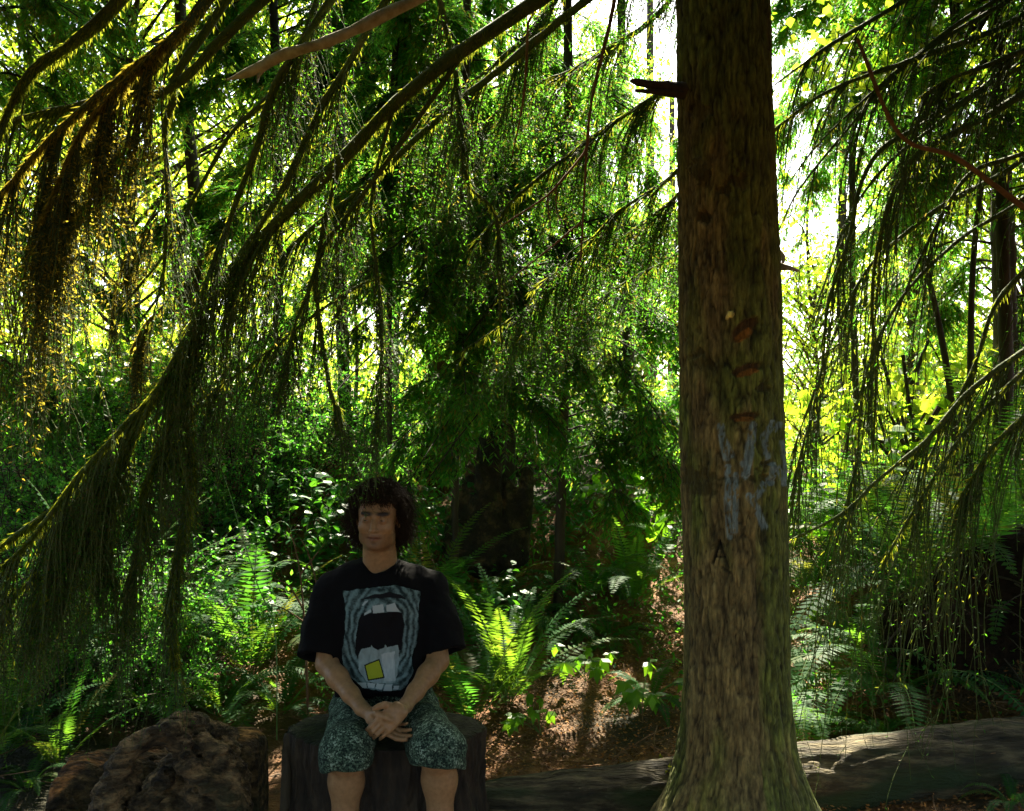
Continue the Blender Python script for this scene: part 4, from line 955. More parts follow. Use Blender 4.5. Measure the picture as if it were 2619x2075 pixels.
bed('bush', "at the back of the middle of the bank", "leafy bushes", [(1180, 9.5, 1.3), (1330, 9.0, 1.2), (1470, 8.7, 1.2), (1600, 9.2, 1.3), (1700, 8.2, 1.0)], "fine-leaved green bush")
bed('bush', "at the back of the clearing on the right", "leafy bushes", [(2070, 7.7, .9), (2170, 8.3, 1.0), (2300, 8.0, .9), (2200, 10.0, 1.2), (2340, 9.4, 1.1), (2480, 9.0, 1.2), (2600, 8.8, 1.3)], "sunlit bush")
bed('bush', "in the deep shade at the lower left", "leafy bushes", [(-60, 5.0, .95), (60, 5.5, 1.0), (170, 4.9, .8), (300, 5.4, .9), (420, 5.0, .7)], "dark bush")
bed('bigleaf', "under the bright trees at the left", "broad-leaved shrubs", [(110, 9.2, 1.2), (250, 9.6, 1.3), (430, 9.4, 1.2), (560, 9.8, 1.3)], "bright broad-leaved shrub")
plant('fern', 1, 130, 2050, 3.75, .35, "tiny bluish fern at the bottom left corner in front of the logs", group="sword ferns", rz=1.0)
plant('fern', 3, 2590, None, 4.22, .36, "bright green little fern in front of the log at the bottom right corner", group="sword ferns", rz=2.0)

# low ground cover and litter
def ground_cover():
    rng = np.random.default_rng(200); n = 60000
    x = rng.uniform(-7, 7, n); y = rng.uniform(4.9, 14, n)
    p = np.stack([x, y, 0 * x], -1)
    sx = x / y * F + CX
    soil = (np.hypot((sx - 1420) / 400, (y - 5.15) / .75) < 1)
    ok = (fbm(p * 1.6, 3, 5) + .25 * (y - 5.2) > -.02) & ~soil
    p = p[ok]; n = len(p); p[:, 2] = ground_z(p[:, 0], p[:, 1]) + rng.random(n) ** 1.5 * .34
    ok = keep(p); p = p[ok]; n = len(p)
    G = Geo().leaves(p, rng.normal(size=p.shape), unit(np.array([0, 0, 1.0]) + rng.normal(size=p.shape) * .5), rng.uniform(.02, .055, n), .022, rng, fold=.2)
    tag(G.build("ground_cover", M['bush'], smooth=False), "low tangled leafy growth covering the bank between the ferns", "ground cover", kind="stuff")
    n = 34000; x = rng.uniform(-.95, 3.6, n); y = rng.uniform(4.0, 6.6, n)
    G = Geo(); p = np.stack([x, y, ground_z(x, y) + rng.uniform(.0, .03, n)], -1)
    G.leaves(p, rng.normal(size=p.shape) * [1, 1, .25], unit(np.array([0, 0, 1.0]) + rng.normal(size=p.shape) * .5), rng.uniform(.008, .03, n), rng.uniform(.004, .014, n), rng)
    m = leaf_mat("litter flakes", (0.05, 0.026, 0.012), (0.34, 0.16, 0.05), (.05, .03, .01), (.2, .1, .04), .1, rough=.8, spec=.1, c3=(.46, .26, .10), t3=(.2, .1, .05))
    tag(G.build("leaf_litter", m, smooth=False), "reddish brown flakes and dead needles littering the bare soil", "leaf litter", kind="stuff")
    n = 420; x = rng.uniform(-2.6, 3.4, n); y = rng.uniform(4.3, 6.6, n); st = np.stack([x, y, ground_z(x, y) + .02], -1)
    pa = grow(st, rng.normal(size=(n, 3)) * [1, 1, .18] + [0, 0, .08], rng.uniform(.06, .4, n), 6, rng, .05, .3)
    pa[:, :, 2] = np.maximum(pa[:, :, 2], ground_z(pa[:, :, 0], pa[:, :, 1]) + .004)
    tag(Geo().tubes(pa, np.linspace(.0035, .0015, 6)[None], 4, rng).build("fallen_twigs", M['dead_twig']), "thin dead twigs strewn over the soil and among the ferns", "fallen twigs", kind="stuff")
ground_cover()


# rotten stump in the middle
def rotten_stump():
    x, Y = (1235 - CX) / F * 7.0, 7.0; gz = float(ground_z(x, Y)); org = np.array([x, Y, gz])
    s = SDF(org + [-.5, -.5, -.15], org + [.62, .5, 1.35], .012)
    def w(px, py, dy=0): return P(px, py, Y + dy)
    s.chain([w(1235, 1420), w(1240, 1300), w(1252, 1200), w(1268, 1095)], [.15, .12, .085, .075], .04)
    s.chain([w(1170, 1400), w(1185, 1290), w(1205, 1200)], [.10, .07, .035], .03)
    s.chain([w(1320, 1420), w(1335, 1300), w(1350, 1210)], [.07, .045, .025], .02)
    s.chain([w(1290, 1420), w(1300, 1320), w(1302, 1240)], [.09, .06, .03], .02)
    s.chain([w(1258, 1400, -.24), w(1262, 1300, -.2), w(1255, 1200, -.12)], [.10, .09, .05], .03, 'sub')
    s.noise(lambda p: -.03 * fbm(p * [9, 9, 3.5], 4, 5) - .02 * (1 - np.abs(vnoise(p * [30, 30, 5], 4))) + .012 * fbm(p * 30, 2, 8), .12)
    v, q = s.mesh(0)
    m = noise_mat("rotten wood", [(.3, (.010, .009, .005)), (.52, (.03, .024, .012)), (.75, (.18, .12, .05))], nscale=9, bump=1, bscale=40, bdist=.03)
    o = mesh_obj("rotten_stump", v, q, m, org=org); o.location = org
    tag(o, "jagged hollow dark rotten stump standing upright among the ferns in the middle", "stump")
rotten_stump()

# fallen log lying behind the trunk
def fallen_log():
    a = P(1150, 2085, 4.12); b = P(1330, 2072, 4.14); pts = [P(900, 2110, 4.1), P(1250, 2088, 4.15), P(1725, 2040, 4.3), P(2050, 2010, 4.4), P(2619, 1935, 4.55), P(3100, 1880, 4.7)]
    ax = catmull(pts, 260); K = len(ax); nt = 90
    rr = np.interp(np.linspace(0, 1, K), [0, .2, .45, .6, 1], [.11, .135, .16, .175, .165])
    t = unit(np.gradient(ax, axis=0)); sd = unit(np.cross(t, [0, 0, 1.0])); up = np.cross(sd, t)
    th = np.arange(nt) / nt * 2 * math.pi
    base = ax[:, None] + (sd[:, None] * np.cos(th)[None, :, None] + up[:, None] * np.sin(th)[None, :, None]) * rr[:, None, None]
    nrm = (sd[:, None] * np.cos(th)[None, :, None] + up[:, None] * np.sin(th)[None, :, None])
    L = np.cumsum(np.r_[0, np.linalg.norm(np.diff(ax, axis=0), axis=1)])
    qq = np.stack([np.broadcast_to(L[:, None], (K, nt)), np.cos(th)[None] * .15 + 0 * L[:, None], np.sin(th)[None] * .15 + 0 * L[:, None]], -1)
    qw = qq + .03 * fbm(qq * [3, 9, 9], 2, 3)[..., None]
    d = .018 * fbm(qw * [2.2, 14, 14], 4, 7) + .009 * (1 - 2 * np.abs(vnoise(qw * [3, 46, 46], 9))) + .012 * fbm(qq * 9, 3, 10)
    d = d - .02 * np.clip(fbm(qq * [2.5, 6, 6], 2, 19) * 3 - .8, 0, 1)
    v = base + nrm * d[..., None]
    # close the ends
    v[0] = ax[0] + (v[0] - ax[0]) * .02; v[-1] = ax[-1] + (v[-1] - ax[-1]) * .02
    i = np.arange(K - 1)[:, None] * nt; j = np.arange(nt)[None]
    q = np.stack([i + j, i + nt + j, i + nt + (j + 1) % nt, i + (j + 1) % nt], -1).reshape(-1, 4)
    m = noise_mat("weathered log", [(.3, (.008, .007, .004)), (.5, (.042, .034, .016)), (.70, (.155, .125, .062))], scale=(.16, 1, 1), nscale=26, detail=14, bump=1, bscale=90, bdist=.02, second=(9.0, .46, .60, (.022, .036, .010)))
    org = ax[K // 3].copy(); org[2] = 0
    o = mesh_obj("fallen_log", v.reshape(-1, 3), q, m, org=org); o.location = org
    tag(o, "long barkless weathered log behind the big trunk, running to the right edge", "log")
    rng = np.random.default_rng(5); n = 2600
    k = rng.integers(100, 150, n); a_ = rng.uniform(1.0, 2.2, n)
    p = ax[k] + (sd[k] * np.cos(a_)[:, None] + up[k] * np.sin(a_)[:, None]) * (rr[k] * 1.02)[:, None] + rng.normal(size=(n, 3)) * .006
    ok = fbm(p * 6, 2, 3) > .05; p = p[ok]
    g = Geo().leaves(p, rng.normal(size=p.shape) + [0, 0, .6], unit(rng.normal(size=p.shape)), .018, .007, rng)
    shift(g, org).build("moss_patch", M['moss'], o, smooth=False)
fallen_log()

# the logs at the lower left
def left_logs():
    m = noise_mat("gnarled root wood", [(.34, (.008, .006, .003)), (.48, (.05, .036, .016)), (.70, (.26, .17, .075))], scale=(.45, 1, 1), nscale=24, detail=14, bump=1, bscale=80, bdist=.03, second=(2.5, .56, .68, (.035, .042, .014)), tint=True)
    # gnarled root ball with a looping root
    Y = 3.75
    def w(px, py, dy=0): return P(px, py, Y + dy)
    org = w(430, 2085); s = SDF((-1.80, 3.2, -.12), (-.85, 4.2, .62), .0065)
    s.chain([w(420, 2160, .20), w(440, 2040, .20), w(455, 1975, .18)], [.15, .11, .07], .03)
    s.chain([w(530, 2160, .18), w(545, 2040, .16), w(540, 1970, .12)], [.14, .10, .06], .03)
    s.chain([w(470, 1900, -.02), w(530, 1905, .0), w(580, 1925, .02), w(606, 1980, .0), w(600, 2060, -.04)], [.05, .045, .04, .036, .05], .02)
    s.chain([w(262, 2120, -.16), w(280, 2030, -.17), (w(300, 1975, -.17)), w(335, 1925, -.17), w(385, 1890, -.16), w(440, 1878, -.14), w(462, 1900, -.14), w(458, 1945, -.15)], [.065, .046, .040, .038, .036, .040, .036, .028], .010)
    s.chain([w(270, 2100, -.10), w(330, 2010, -.10), w(350, 1960, -.08)], [.04, .03, .02], .01); s.chain([w(520, 1900, -.1), w(560, 1930, -.12), w(585, 1985, -.12), w(560, 2010, -.14)], [.03, .03, .026, .02], .01)
    s.chain([w(420, 1990, -.12), w(400, 2030, -.15), w(350, 2060, -.15)], [.03, .028, .02], .01)
    s.chain([w(385, 1888, -.10), w(460, 1862, -.06), w(520, 1868, 0), w(590, 1880, .05)], [.03, .045, .035, .02], .015)
    s.chain([w(455, 1900, -.14), w(480, 1960, -.17), w(520, 2000, -.17), w(580, 2015, -.14), w(600, 2080, -.10)], [.04, .035, .03, .034, .04], .012)
    s.ell(w(385, 1965, -.24), (.085, .12, .085), .03, 'sub'); s.ell(w(430, 1935, -.24), (.06, .10, .05), .03, 'sub')
    s.ell(w(545, 1955, -.22), (.06, .08, .035), .02, 'sub')
    s.ell(w(490, 1850, -.02), (.045, .04, .03), .02)
    s.noise(lambda p: -.012 * fbm(p * [8, 8, 8], 3, 5) - .010 * (1 - 2 * np.abs(vnoise(p * [16, 16, 44] + 3.5 * fbm(p * 4, 2, 4)[:, None], 4))) - .008 * (1 - 2 * np.abs(vnoise(p * [60, 40, 110] + 3 * fbm(p * 7, 2, 9)[:, None], 14))) - .006 * fbm(p * 30, 3, 8), .08)
    v, q = s.mesh(1)
    px = v[:, 0] / v[:, 1] * F + CX; c = np.ones((len(v), 4)); f_ = fbm(v * 5, 3, 14)[:, None]
    c[:, :3] = 1.35 * (.85 + .9 * f_)
    o = mesh_obj("root_ball", v, q, m, org=org, col=c); o.location = org
    tag(o, "gnarled grey-brown root ball with a looping root, left of the man's stump", "root ball")
    # flat slab with an orange-brown top left of it
    org = w(230, 2080, .25); s = SDF((-2.15, 3.4, -.1), (-1.05, 4.75, .62), .0075)
    s.chain([w(150, 2040, .2), w(420, 1990, .45)], [.14, .16], .02)
    s.cut(w(165, 1960, .2), (-1, -.15, .25), (-2.2, 3.3, -.2), (-1.0, 4.8, .7), .004)
    s.cut(w(260, 1935, .2), (-.28, -.62, .95), (-2.2, 3.3, -.2), (-1.0, 4.8, .7), .01)
    s.cut(w(250, 1895, .2), (0, .0, 1), (-2.2, 3.3, -.2), (-1.0, 4.8, .7), .01)
    s.noise(lambda p: -.014 * fbm(p * 8, 3, 15) - .010 * (1 - 2 * np.abs(vnoise((p + .05 * fbm(p * 4, 2, 3)[:, None]) * [6, 34, 34], 4))) - .006 * fbm(p * [12, 60, 60], 2, 6), .05)
    v, q = s.mesh(1); c = np.ones((len(v), 4)); tri = v[q]; fn = np.cross(tri[:, 2] - tri[:, 0], tri[:, 3] - tri[:, 1]); vn = np.zeros_like(v)
    for k in range(4): np.add.at(vn, q[:, k], fn)
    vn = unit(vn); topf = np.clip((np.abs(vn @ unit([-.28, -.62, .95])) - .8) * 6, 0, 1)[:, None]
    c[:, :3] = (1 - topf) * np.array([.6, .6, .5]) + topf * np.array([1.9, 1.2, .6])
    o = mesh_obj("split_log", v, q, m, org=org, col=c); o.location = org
    tag(o, "split log with a flat orange-brown face, leftmost of the wood at the lower left", "log")
    # sawn block on the right of the root ball
    org = w(620, 2080, .2); s = SDF((-1.25, 3.55, -.1), (-.8, 4.2, .62), .007)
    s.chain([w(615, 2160, .15), w(618, 1930, .12)], [.11, .105], .01)
    s.cut(w(620, 1872, .12), (0.05, -.10, 1), (-1.3, 3.5, -.2), (-.7, 4.3, .7), .008)
    s.cut(w(668, 1900, .1), (1, -.1, 0), (-1.3, 3.5, -.2), (-.7, 4.3, .7), .006)
    s.noise(lambda p: -.008 * fbm(p * 9, 3, 15) - .004 * (1 - 2 * np.abs(vnoise(p * [34, 34, 5], 4))), .05)
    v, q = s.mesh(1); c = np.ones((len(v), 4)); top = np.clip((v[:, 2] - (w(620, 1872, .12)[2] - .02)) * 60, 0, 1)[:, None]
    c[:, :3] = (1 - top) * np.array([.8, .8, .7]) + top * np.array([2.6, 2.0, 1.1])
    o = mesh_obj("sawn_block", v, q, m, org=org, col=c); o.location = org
    tag(o, "short upright sawn block with pale brown top, between root ball and seat stump", "log")
left_logs()

def seat_stump():
    Y = 3.86; cx = (985 - CX) / F * Y; org = np.array([cx, Y, 0.0]); root_z = float(ground_z(cx, Y))
    top = CAMZ - (1868 - CY) / F * 3.84
    nt, nz = 260, 120; th = np.arange(nt) / nt * 2 * math.pi; zs = np.linspace(root_z - .15, top, nz)
    TH, Z = np.meshgrid(th, zs)
    R = .385 + .05 * np.clip((.25 - Z) / .3, 0, 1) ** 1.5
    q3 = np.stack([np.cos(TH) * .35, np.sin(TH) * .35, Z], -1)
    rid = 1 - np.abs(vnoise(q3 * [26, 26, 2.0], 3)) * 2; r2 = 1 - np.abs(vnoise(q3 * [60, 60, 6.0], 5)) * 2
    R = R + .035 * fbm(q3 * [5, 5, .8], 2, 7) - .020 * np.clip(rid, 0, 1) ** 2 - .007 * np.clip(r2, 0, 1) + .006 * fbm(q3 * 30, 2, 9)
    v = np.stack([cx + R * np.cos(TH), Y + R * .70 * np.sin(TH), Z], -1)
    # sawn top: rings to the centre
    rings = [v]
    for f in (.985, .93, .8, .6, .4, .2, .02):
        r = R[-1] * f; vv = np.stack([cx + r * np.cos(th), Y + r * .70 * np.sin(th), np.full(nt, top + (.006 if f < .98 else .003))], -1)
        vv[:, 2] += .008 * fbm(vv * 12, 3, 4); rings.append(vv[None])
    v = np.concatenate([rings[0]] + rings[1:], 0); n = v.shape[0]
    i = np.arange(n - 1)[:, None] * nt; j = np.arange(nt)[None]
    q = np.stack([i + j, i + (j + 1) % nt, i + nt + (j + 1) % nt, i + nt + j], -1).reshape(-1, 4)
    c = np.ones((n, nt, 4)); c[:nz, :, :3] = (.75 + .5 * fbm(q3 * [6, 6, 2], 2, 30))[..., None]; c[nz:, :, :3] = [.45, .65, .3]
    m = noise_mat("stump wood", [(.3, (.010, .008, .005)), (.5, (.030, .022, .012)), (.75, (.085, .062, .034))], scale=(1, 1, .25), nscale=30, bump=1, bscale=70, bdist=.012, tint=True)
    o = mesh_obj("seat_stump", v.reshape(-1, 3), q, m, org=org, col=c.reshape(-1, 4)); o.location = org
    tag(o, "wide dark fluted tree stump that the man sits on", "stump")
    # mossy slab leaning at its left
    s = SDF(P(690, 2120, 3.5), P(780, 1820, 4.2), .006); s = SDF(np.minimum(P(690, 2120, 3.6), P(800, 1820, 4.1)), np.maximum(P(690, 2120, 3.6), P(800, 1820, 4.1)), .006)
    s.chain([P(722, 2060, 3.78), P(728, 1930, 3.80), P(752, 1850, 3.84)], [.045, .028, .014], .02)
    s.noise(lambda p: -.006 * fbm(p * [30, 30, 9], 3, 5), .04)
    v, q = s.mesh(1); org = P(722, 2080, 3.8)
    o = mesh_obj("bark_slab", v, q, M['far_bark'], org=org); o.location = org
    tag(o, "narrow dark slab of bark leaning against the left of the man's stump", "bark slab")
seat_stump()

# right-hand root plate and dark earth
def right_roots():
    org = P(2720, 1600, 5.3); rng = np.random.default_rng(9); org[2] = float(ground_z(org[0], org[1]))
    s = SDF(org + [-1.15, -.55, -.3], org + [.95, .75, 1.05], .016)
    s.ell(org + [.1, .15, .18], (.75, .42, .38), .05)
    s.ell(org + [-.55, .1, .0], (.4, .35, .22), .08)
    s.ell(org + [-.15, -.45, .05], (.55, .35, .25), .08, 'sub')
    s.noise(lambda p: -.08 * fbm(p * 3, 4, 5) - .02 * fbm(p * 18, 3, 8), .2)
    v, q = s.mesh(1)
    m = noise_mat("dark earth and roots", [(.3, (.006, .005, .003)), (.55, (.018, .012, .007)), (.8, (.05, .03, .014))], nscale=9, bump=1, bscale=40, bdist=.02, rough=1, spec=.05)
    o = mesh_obj("root_plate", v, q, m, org=org); o.location = org
    tag(o, "dark overhanging earth and root plate at the right edge under the ferns", "root plate")
    n = 150; k = rng.integers(0, len(v), n); d = rng.normal(size=(n, 3)) + [-.3, -.8, -.3]
    pa = grow(v[k], d, rng.uniform(.1, .5, n), 8, rng, .5, .5)
    shift(Geo().tubes(pa, np.linspace(.006, .002, 8)[None], 4, rng), org).build("roots", M['twig'], o)
right_roots()

# thin pale cane leaning over the ferns
def cane():
    a = P(708, 1622, 4.9); org = a.copy(); org[2] = float(ground_z(a[0], a[1]))
    pts = [org, P(704, 1622, 4.9), P(660, 1500, 4.9), P(622, 1380, 4.95), P(590, 1270, 5.0), P(560, 1180, 5.05), P(540, 1120, 5.1)]
    rng = np.random.default_rng(4)
    g = Geo().tubes(catmull(pts, 50)[None], np.linspace(.0036, .002, 50)[None], 6, rng, lump=(.2, .02, 1))
    o = shift(g, org).build("bramble_cane", M['cane']); o.location = org
    tag(o, "long thin pale green bramble cane leaning left above the man's sleeve", "cane")
    l = Geo(); p = catmull(pts, 14)[3:]; l.leaves(p, rng.normal(size=p.shape), unit(np.array([0, 0, 1]) + rng.normal(size=p.shape) * .4), .05, .03, rng, fold=.2)
    shift(l, org).build("leaves", M['bush'], o, smooth=False)
cane()

# small dead saplings: greyish bare stems left of the man
def dead_brush():
    rng = np.random.default_rng(14); org = P(790, 1600, 5.0); org[2] = float(ground_z(org[0], org[1]))
    g = Geo()
    for pts in [[(782, 1660), (776, 1560), (768, 1470), (752, 1390), (735, 1350)], [(800, 1640), (812, 1520), (790, 1420), (770, 1380)], [(776, 1560), (740, 1500), (700, 1480)], [(790, 1600), (730, 1560), (690, 1545)], [(768, 1470), (800, 1430), (830, 1390)]]:
        g.tubes(catmull([P(x, y, 5.0) for x, y in pts], 16)[None], np.linspace(.006, .002, 16)[None], 5, rng, lump=(.4, .02, 3))
    g.tubes(catmull([org, P(782, 1660, 5.0)], 5)[None], .007, 5, rng)
    o = shift(g, org).build("dead_bush", M['dead_twig']); o.location = org
    tag(o, "bare greyish dead stems just left of the man's right sleeve", "dead bush")
dead_brush()
# ------------------------------------------------------------------ the seated man
def skin_mat():
    m, nt, n, l = new_mat("skin")
    a = n.new("ShaderNodeAttribute"); a.attribute_name = "tint"
    nz = n.new("ShaderNodeTexNoise"); nz.inputs["Scale"].default_value = 60; nz.inputs["Detail"].default_value = 5
    tc = n.new("ShaderNodeTexCoord"); l.new(tc.outputs["Object"], nz.inputs["Vector"])
    r = ramp(n, [(.3, (.24, .135, .058)), (.7, (.33, .19, .085))]); l.new(nz.outputs["Fac"], r.inputs[0])
    mx = n.new("ShaderNodeMix"); mx.data_type = 'RGBA'; mx.blend_type = 'MULTIPLY'; mx.inputs[0].default_value = 1
    l.new(r.outputs[0], mx.inputs[6]); l.new(a.outputs["Color"], mx.inputs[7])
    p = n.new("ShaderNodeBsdfPrincipled"); p.inputs["Roughness"].default_value = .48; p.inputs["Specular IOR Level"].default_value = .4
    p.inputs["Subsurface Weight"].default_value = .0
    l.new(mx.outputs[2], p.inputs["Base Color"])
    bp = n.new("ShaderNodeBump"); bp.inputs["Strength"].default_value = .25; bp.inputs["Distance"].default_value = .003
    n2 = n.new("ShaderNodeTexNoise"); n2.inputs["Scale"].default_value = 260; l.new(tc.outputs["Object"], n2.inputs["Vector"]); l.new(n2.outputs["Fac"], bp.inputs["Height"]); l.new(bp.outputs[0], p.inputs["Normal"])
    o = n.new("ShaderNodeOutputMaterial"); l.new(p.outputs[0], o.inputs[0]); return m

def tint_mat(name, rough=.6, spec=.3, bump=.3, bs=300, bd=.002):
    m, nt, n, l = new_mat(name)
    a = n.new("ShaderNodeAttribute"); a.attribute_name = "tint"
    p = n.new("ShaderNodeBsdfPrincipled"); p.inputs["Roughness"].default_value = rough; p.inputs["Specular IOR Level"].default_value = spec
    l.new(a.outputs["Color"], p.inputs["Base Color"])
    if bump:
        tc = n.new("ShaderNodeTexCoord"); n2 = n.new("ShaderNodeTexNoise"); n2.inputs["Scale"].default_value = bs; l.new(tc.outputs["Object"], n2.inputs["Vector"])
        bp = n.new("ShaderNodeBump"); bp.inputs["Strength"].default_value = bump; bp.inputs["Distance"].default_value = bd
        l.new(n2.outputs["Fac"], bp.inputs["Height"]); l.new(bp.outputs[0], p.inputs["Normal"])
    o = n.new("ShaderNodeOutputMaterial"); l.new(p.outputs[0], o.inputs[0]); return m

def rotm(rx, ry, rz):
    cx, sx, cy, sy, cz, sz = math.cos(rx), math.sin(rx), math.cos(ry), math.sin(ry), math.cos(rz), math.sin(rz)
    return (np.array([[cz, -sz, 0], [sz, cz, 0], [0, 0, 1]]) @ np.array([[cy, 0, sy], [0, 1, 0], [-sy, 0, cy]]) @ np.array([[1, 0, 0], [0, cx, -sx], [0, sx, cx]]))

def person():
    hip = P(985, 1800, 3.98); org = np.array([hip[0], 3.95, 0.0]); root = empty("person", org)
    tag(root, "dark-haired young man in black printed T-shirt and speckled shorts, sitting on the stump", "person")
    Hc = P(967, 1322, 3.88); T = (rotm(math.radians(3), math.radians(2), math.radians(-2)) * 1.05, Hc)     # head frame: x right, y back, z up
    sh = [P(842, 1512, 3.98), P(1105, 1508, 3.98)]
    el = [P(836, 1698, 3.84), P(1120, 1690, 3.86)]
    wr = [P(925, 1812, 3.66), P(1036, 1806, 3.66)]
    hp = [P(930, 1830, 3.98), P(1045, 1830, 3.98)]
    kn = [P(884, 1926, 3.56), P(1120, 1920, 3.56)]
    an = [P(880, 2235, 3.60), P(1128, 2235, 3.60)]
    for a in an: a[2] = .09
    lo = np.array([-1.0, 3.25, -.02]); hi = np.array([-.02, 4.2, 1.5])
    s = SDF(lo, hi, .0042)
    # torso, hidden under the shirt
    nb = P(972, 1475, 3.96); s.cap(nb + [0, .02, -.03], P(975, 1740, 4.0), .085, .11, .03); s.cap(sh[0] + [.03, .01, -.02], sh[1] + [-.03, .01, -.02], .04, .04, .03); s.cap(hp[0], hp[1], .10, .10, .04)
    for i in (0, 1):
        s.chain([sh[i], (sh[i] * .5 + el[i] * .5), el[i]], [.042, .046, .040], .02)
        m1 = el[i] * .68 + wr[i] * .32
        s.chain([el[i], m1, el[i] * .3 + wr[i] * .7, wr[i]], [.040, .0395, .031, .0255], .02)
        s.chain([hp[i], kn[i]], [.088, .062], .04)
        cf = kn[i] * .68 + an[i] * .32 + [0, .025, 0]
        s.chain([kn[i], cf, kn[i] * .3 + an[i] * .7 + [0, .01, 0], an[i]], [.058, .060, .043, .037], .03)
        s.ell(kn[i] + [0, -.028, -.005], (.042, .034, .05), .03)
    # neck and head
    s.cap(T[0] @ np.array([0, .025, -.06]) + T[1], nb + [0, .015, 0], .062, .070, .03)
    s.cap(nb + [-.03, .02, -.02], sh[0] + [.04, 0, .0], .045, .035, .05); s.cap(nb + [.03, .02, -.02], sh[1] + [-.04, 0, .0], .045, .035, .05)
    f = lambda *a: s.ell(*a[:2], a[2] if len(a) > 2 else .012, 'add', T)
    f((0, .018, .030), (.074, .092, .084)); f((0, -.022, -.025), (.062, .062, .082), .03)
    f((0, -.030, -.072), (.050, .046, .040), .03); f((0, -.066, -.100), (.020, .016, .014), .025)
    for sx_ in (-1, 1):
        f((sx_ * .040, -.052, -.030), (.022, .024, .022), .02)
        f((sx_ * .048, -.010, -.075), (.014, .030, .020), .02)
        s.cap((sx_ * .010, -.082, .019), (sx_ * .046, -.066, .020), .0095, .008, .010, 'add', T)
        s.ell((sx_ * .030, -.094, -.002), (.018, .016, .0125), .010, 'sub', T)
        s.ell((sx_ * .030, -.0735, -.001), (.0135, .0125, .0120), .003, 'add', T)          # closed-over ball under the lids
        s.ell((sx_ * .012, -.094, -.039), (.0075, .010, .007), .005, 'add', T)
        s.ell((sx_ * .0065, -.100, -.0455), (.0035, .006, .0035), .003, 'sub', T)
        s.ell((sx_ * .076, .012, -.010), (.009, .019, .031), .006, 'add', T)
        s.ell((sx_ * .086, .006, -.004), (.005, .010, .016), .005, 'sub', T)
    for sx_ in (-1, 1): s.chain([(sx_ * .017, -.079, .0035), (sx_ * .030, -.0855, .0075), (sx_ * .044, -.076, .002)], [.003, .0042, .003], .004, 'add', T); s.chain([(sx_ * .018, -.077, -.008), (sx_ * .030, -.081, -.0105), (sx_ * .043, -.074, -.007)], [.003, .0035, .003], .004, 'add', T)
    s.chain([(0, -.080, .012), (0, -.094, -.012), (0, -.107, -.034)], [.008, .009, .0115], .008, 'add', T)
    s.ell((0, -.104, -.037), (.011, .010, .009), .005, 'add', T)
    s.chain([(-.027, -.0665, -.0660), (-.012, -.0785, -.0620), (0, -.0805, -.0630), (.012, -.0785, -.0620), (.027, -.0665, -.0660)], [.003, .0055, .005, .0055, .003], .006, 'add', T)
    s.chain([(-.021, -.0690, -.0705), (0, -.0795, -.0735), (.021, -.0690, -.0705)], [.004, .0070, .004], .006, 'add', T)
    s.chain([(-.027, -.0735, -.0668), (0, -.0885, -.0678), (.027, -.0735, -.0668)], [.0018, .0028, .0018], .002, 'sub', T)
    # hands: his right hand below (left in the photo), his left hand closed over it
    def hand(wrist, palm, across, fdir, curl, thumb, flip, sc=1.0):
        across = unit(across); fd = unit(fdir); n = unit(np.cross(across, fd)) * flip     # n: away from the palm (back of the hand)
        K = [palm + across * (i - 1.5) * .0185 * sc + fd * .040 * sc * (1 - .04 * abs(i - 1.2)) for i in range(4)]
        s.cap(wrist, palm - fd * .03, .0255, .024, .015)
        for i, k in enumerate(K):
            s.cap(palm - fd * .035 + across * (i - 1.5) * .012, k, .0165, .0115, .010)
        s.ell(palm - n * .006, (.034, .034, .018), .012, R=np.stack([across, fd, n], 1))
        ln = [.040, .045, .042, .033]
        for i, k in enumerate(K):
            d = fd.copy(); p = k; L = ln[i] * sc; r = .0098 - .0007 * i
            for jn, (a, fac) in enumerate(zip(curl[i], (1, .66, .5))):
                d = unit(d * math.cos(a) - n * math.sin(a) if jn >= 0 else d); ax_n = unit(np.cross(np.cross(d, n), d)); n2 = n
                q_ = p + d * L * fac
                s.cap(p, q_, r * 1.02, r * .93, .0025); p = q_; r *= .93
        s.chain(thumb, [.0155, .0125, .0110, .0088], .006)
    # right hand of the man (image left): hangs down towards the middle, palm inwards
    pA = P(972, 1845, 3.615); fA = P(1012, 1872, 3.60) - P(960, 1838, 3.61)
    hand(wr[0], pA, (0.25, .75, .55), fA, [(.15, .5, .4), (.2, .5, .4), (.25, .55, .4), (.3, .6, .5)], [P(948, 1826, 3.62), P(966, 1826, 3.575), P(985, 1834, 3.56), P(1000, 1842, 3.555)], 1)
    pB = P(1004, 1833, 3.575); fB = P(972, 1862, 3.56) - P(1012, 1824, 3.58)
    hand(wr[1], pB, P(1022, 1858, 3.57) - P(985, 1815, 3.58), fB, [(.2, .8, .7), (.25, .85, .7), (.3, .9, .7), (.35, .9, .7)], [P(1000, 1808, 3.60), P(985, 1803, 3.575), P(970, 1807, 3.56), P(957, 1812, 3.555)], -1)
    v, q = s.mesh(1)
    # colour of the skin
    hl = (v - T[1]) @ T[0] / (T[0][:, 0] @ T[0][:, 0]); c = np.ones((len(v), 4))
    def blotch(cn, r, col, amt=1.0):
        d = np.linalg.norm((hl - np.array(cn)) / np.array(r), axis=1); w = (np.clip(1.25 - d, 0, .5) * 2 * amt)[:, None]
        c[:, :3] = c[:, :3] * (1 - w) + np.array(col) * w
    isl = (hl[:, 2] > -.2)
    blotch((0, -.080, -.0675), (.025, .022, .0085), (.85, .50, .46), .8); blotch((0, -.08, -.0672), (.027, .03, .0022), (.22, .10, .08), .8)
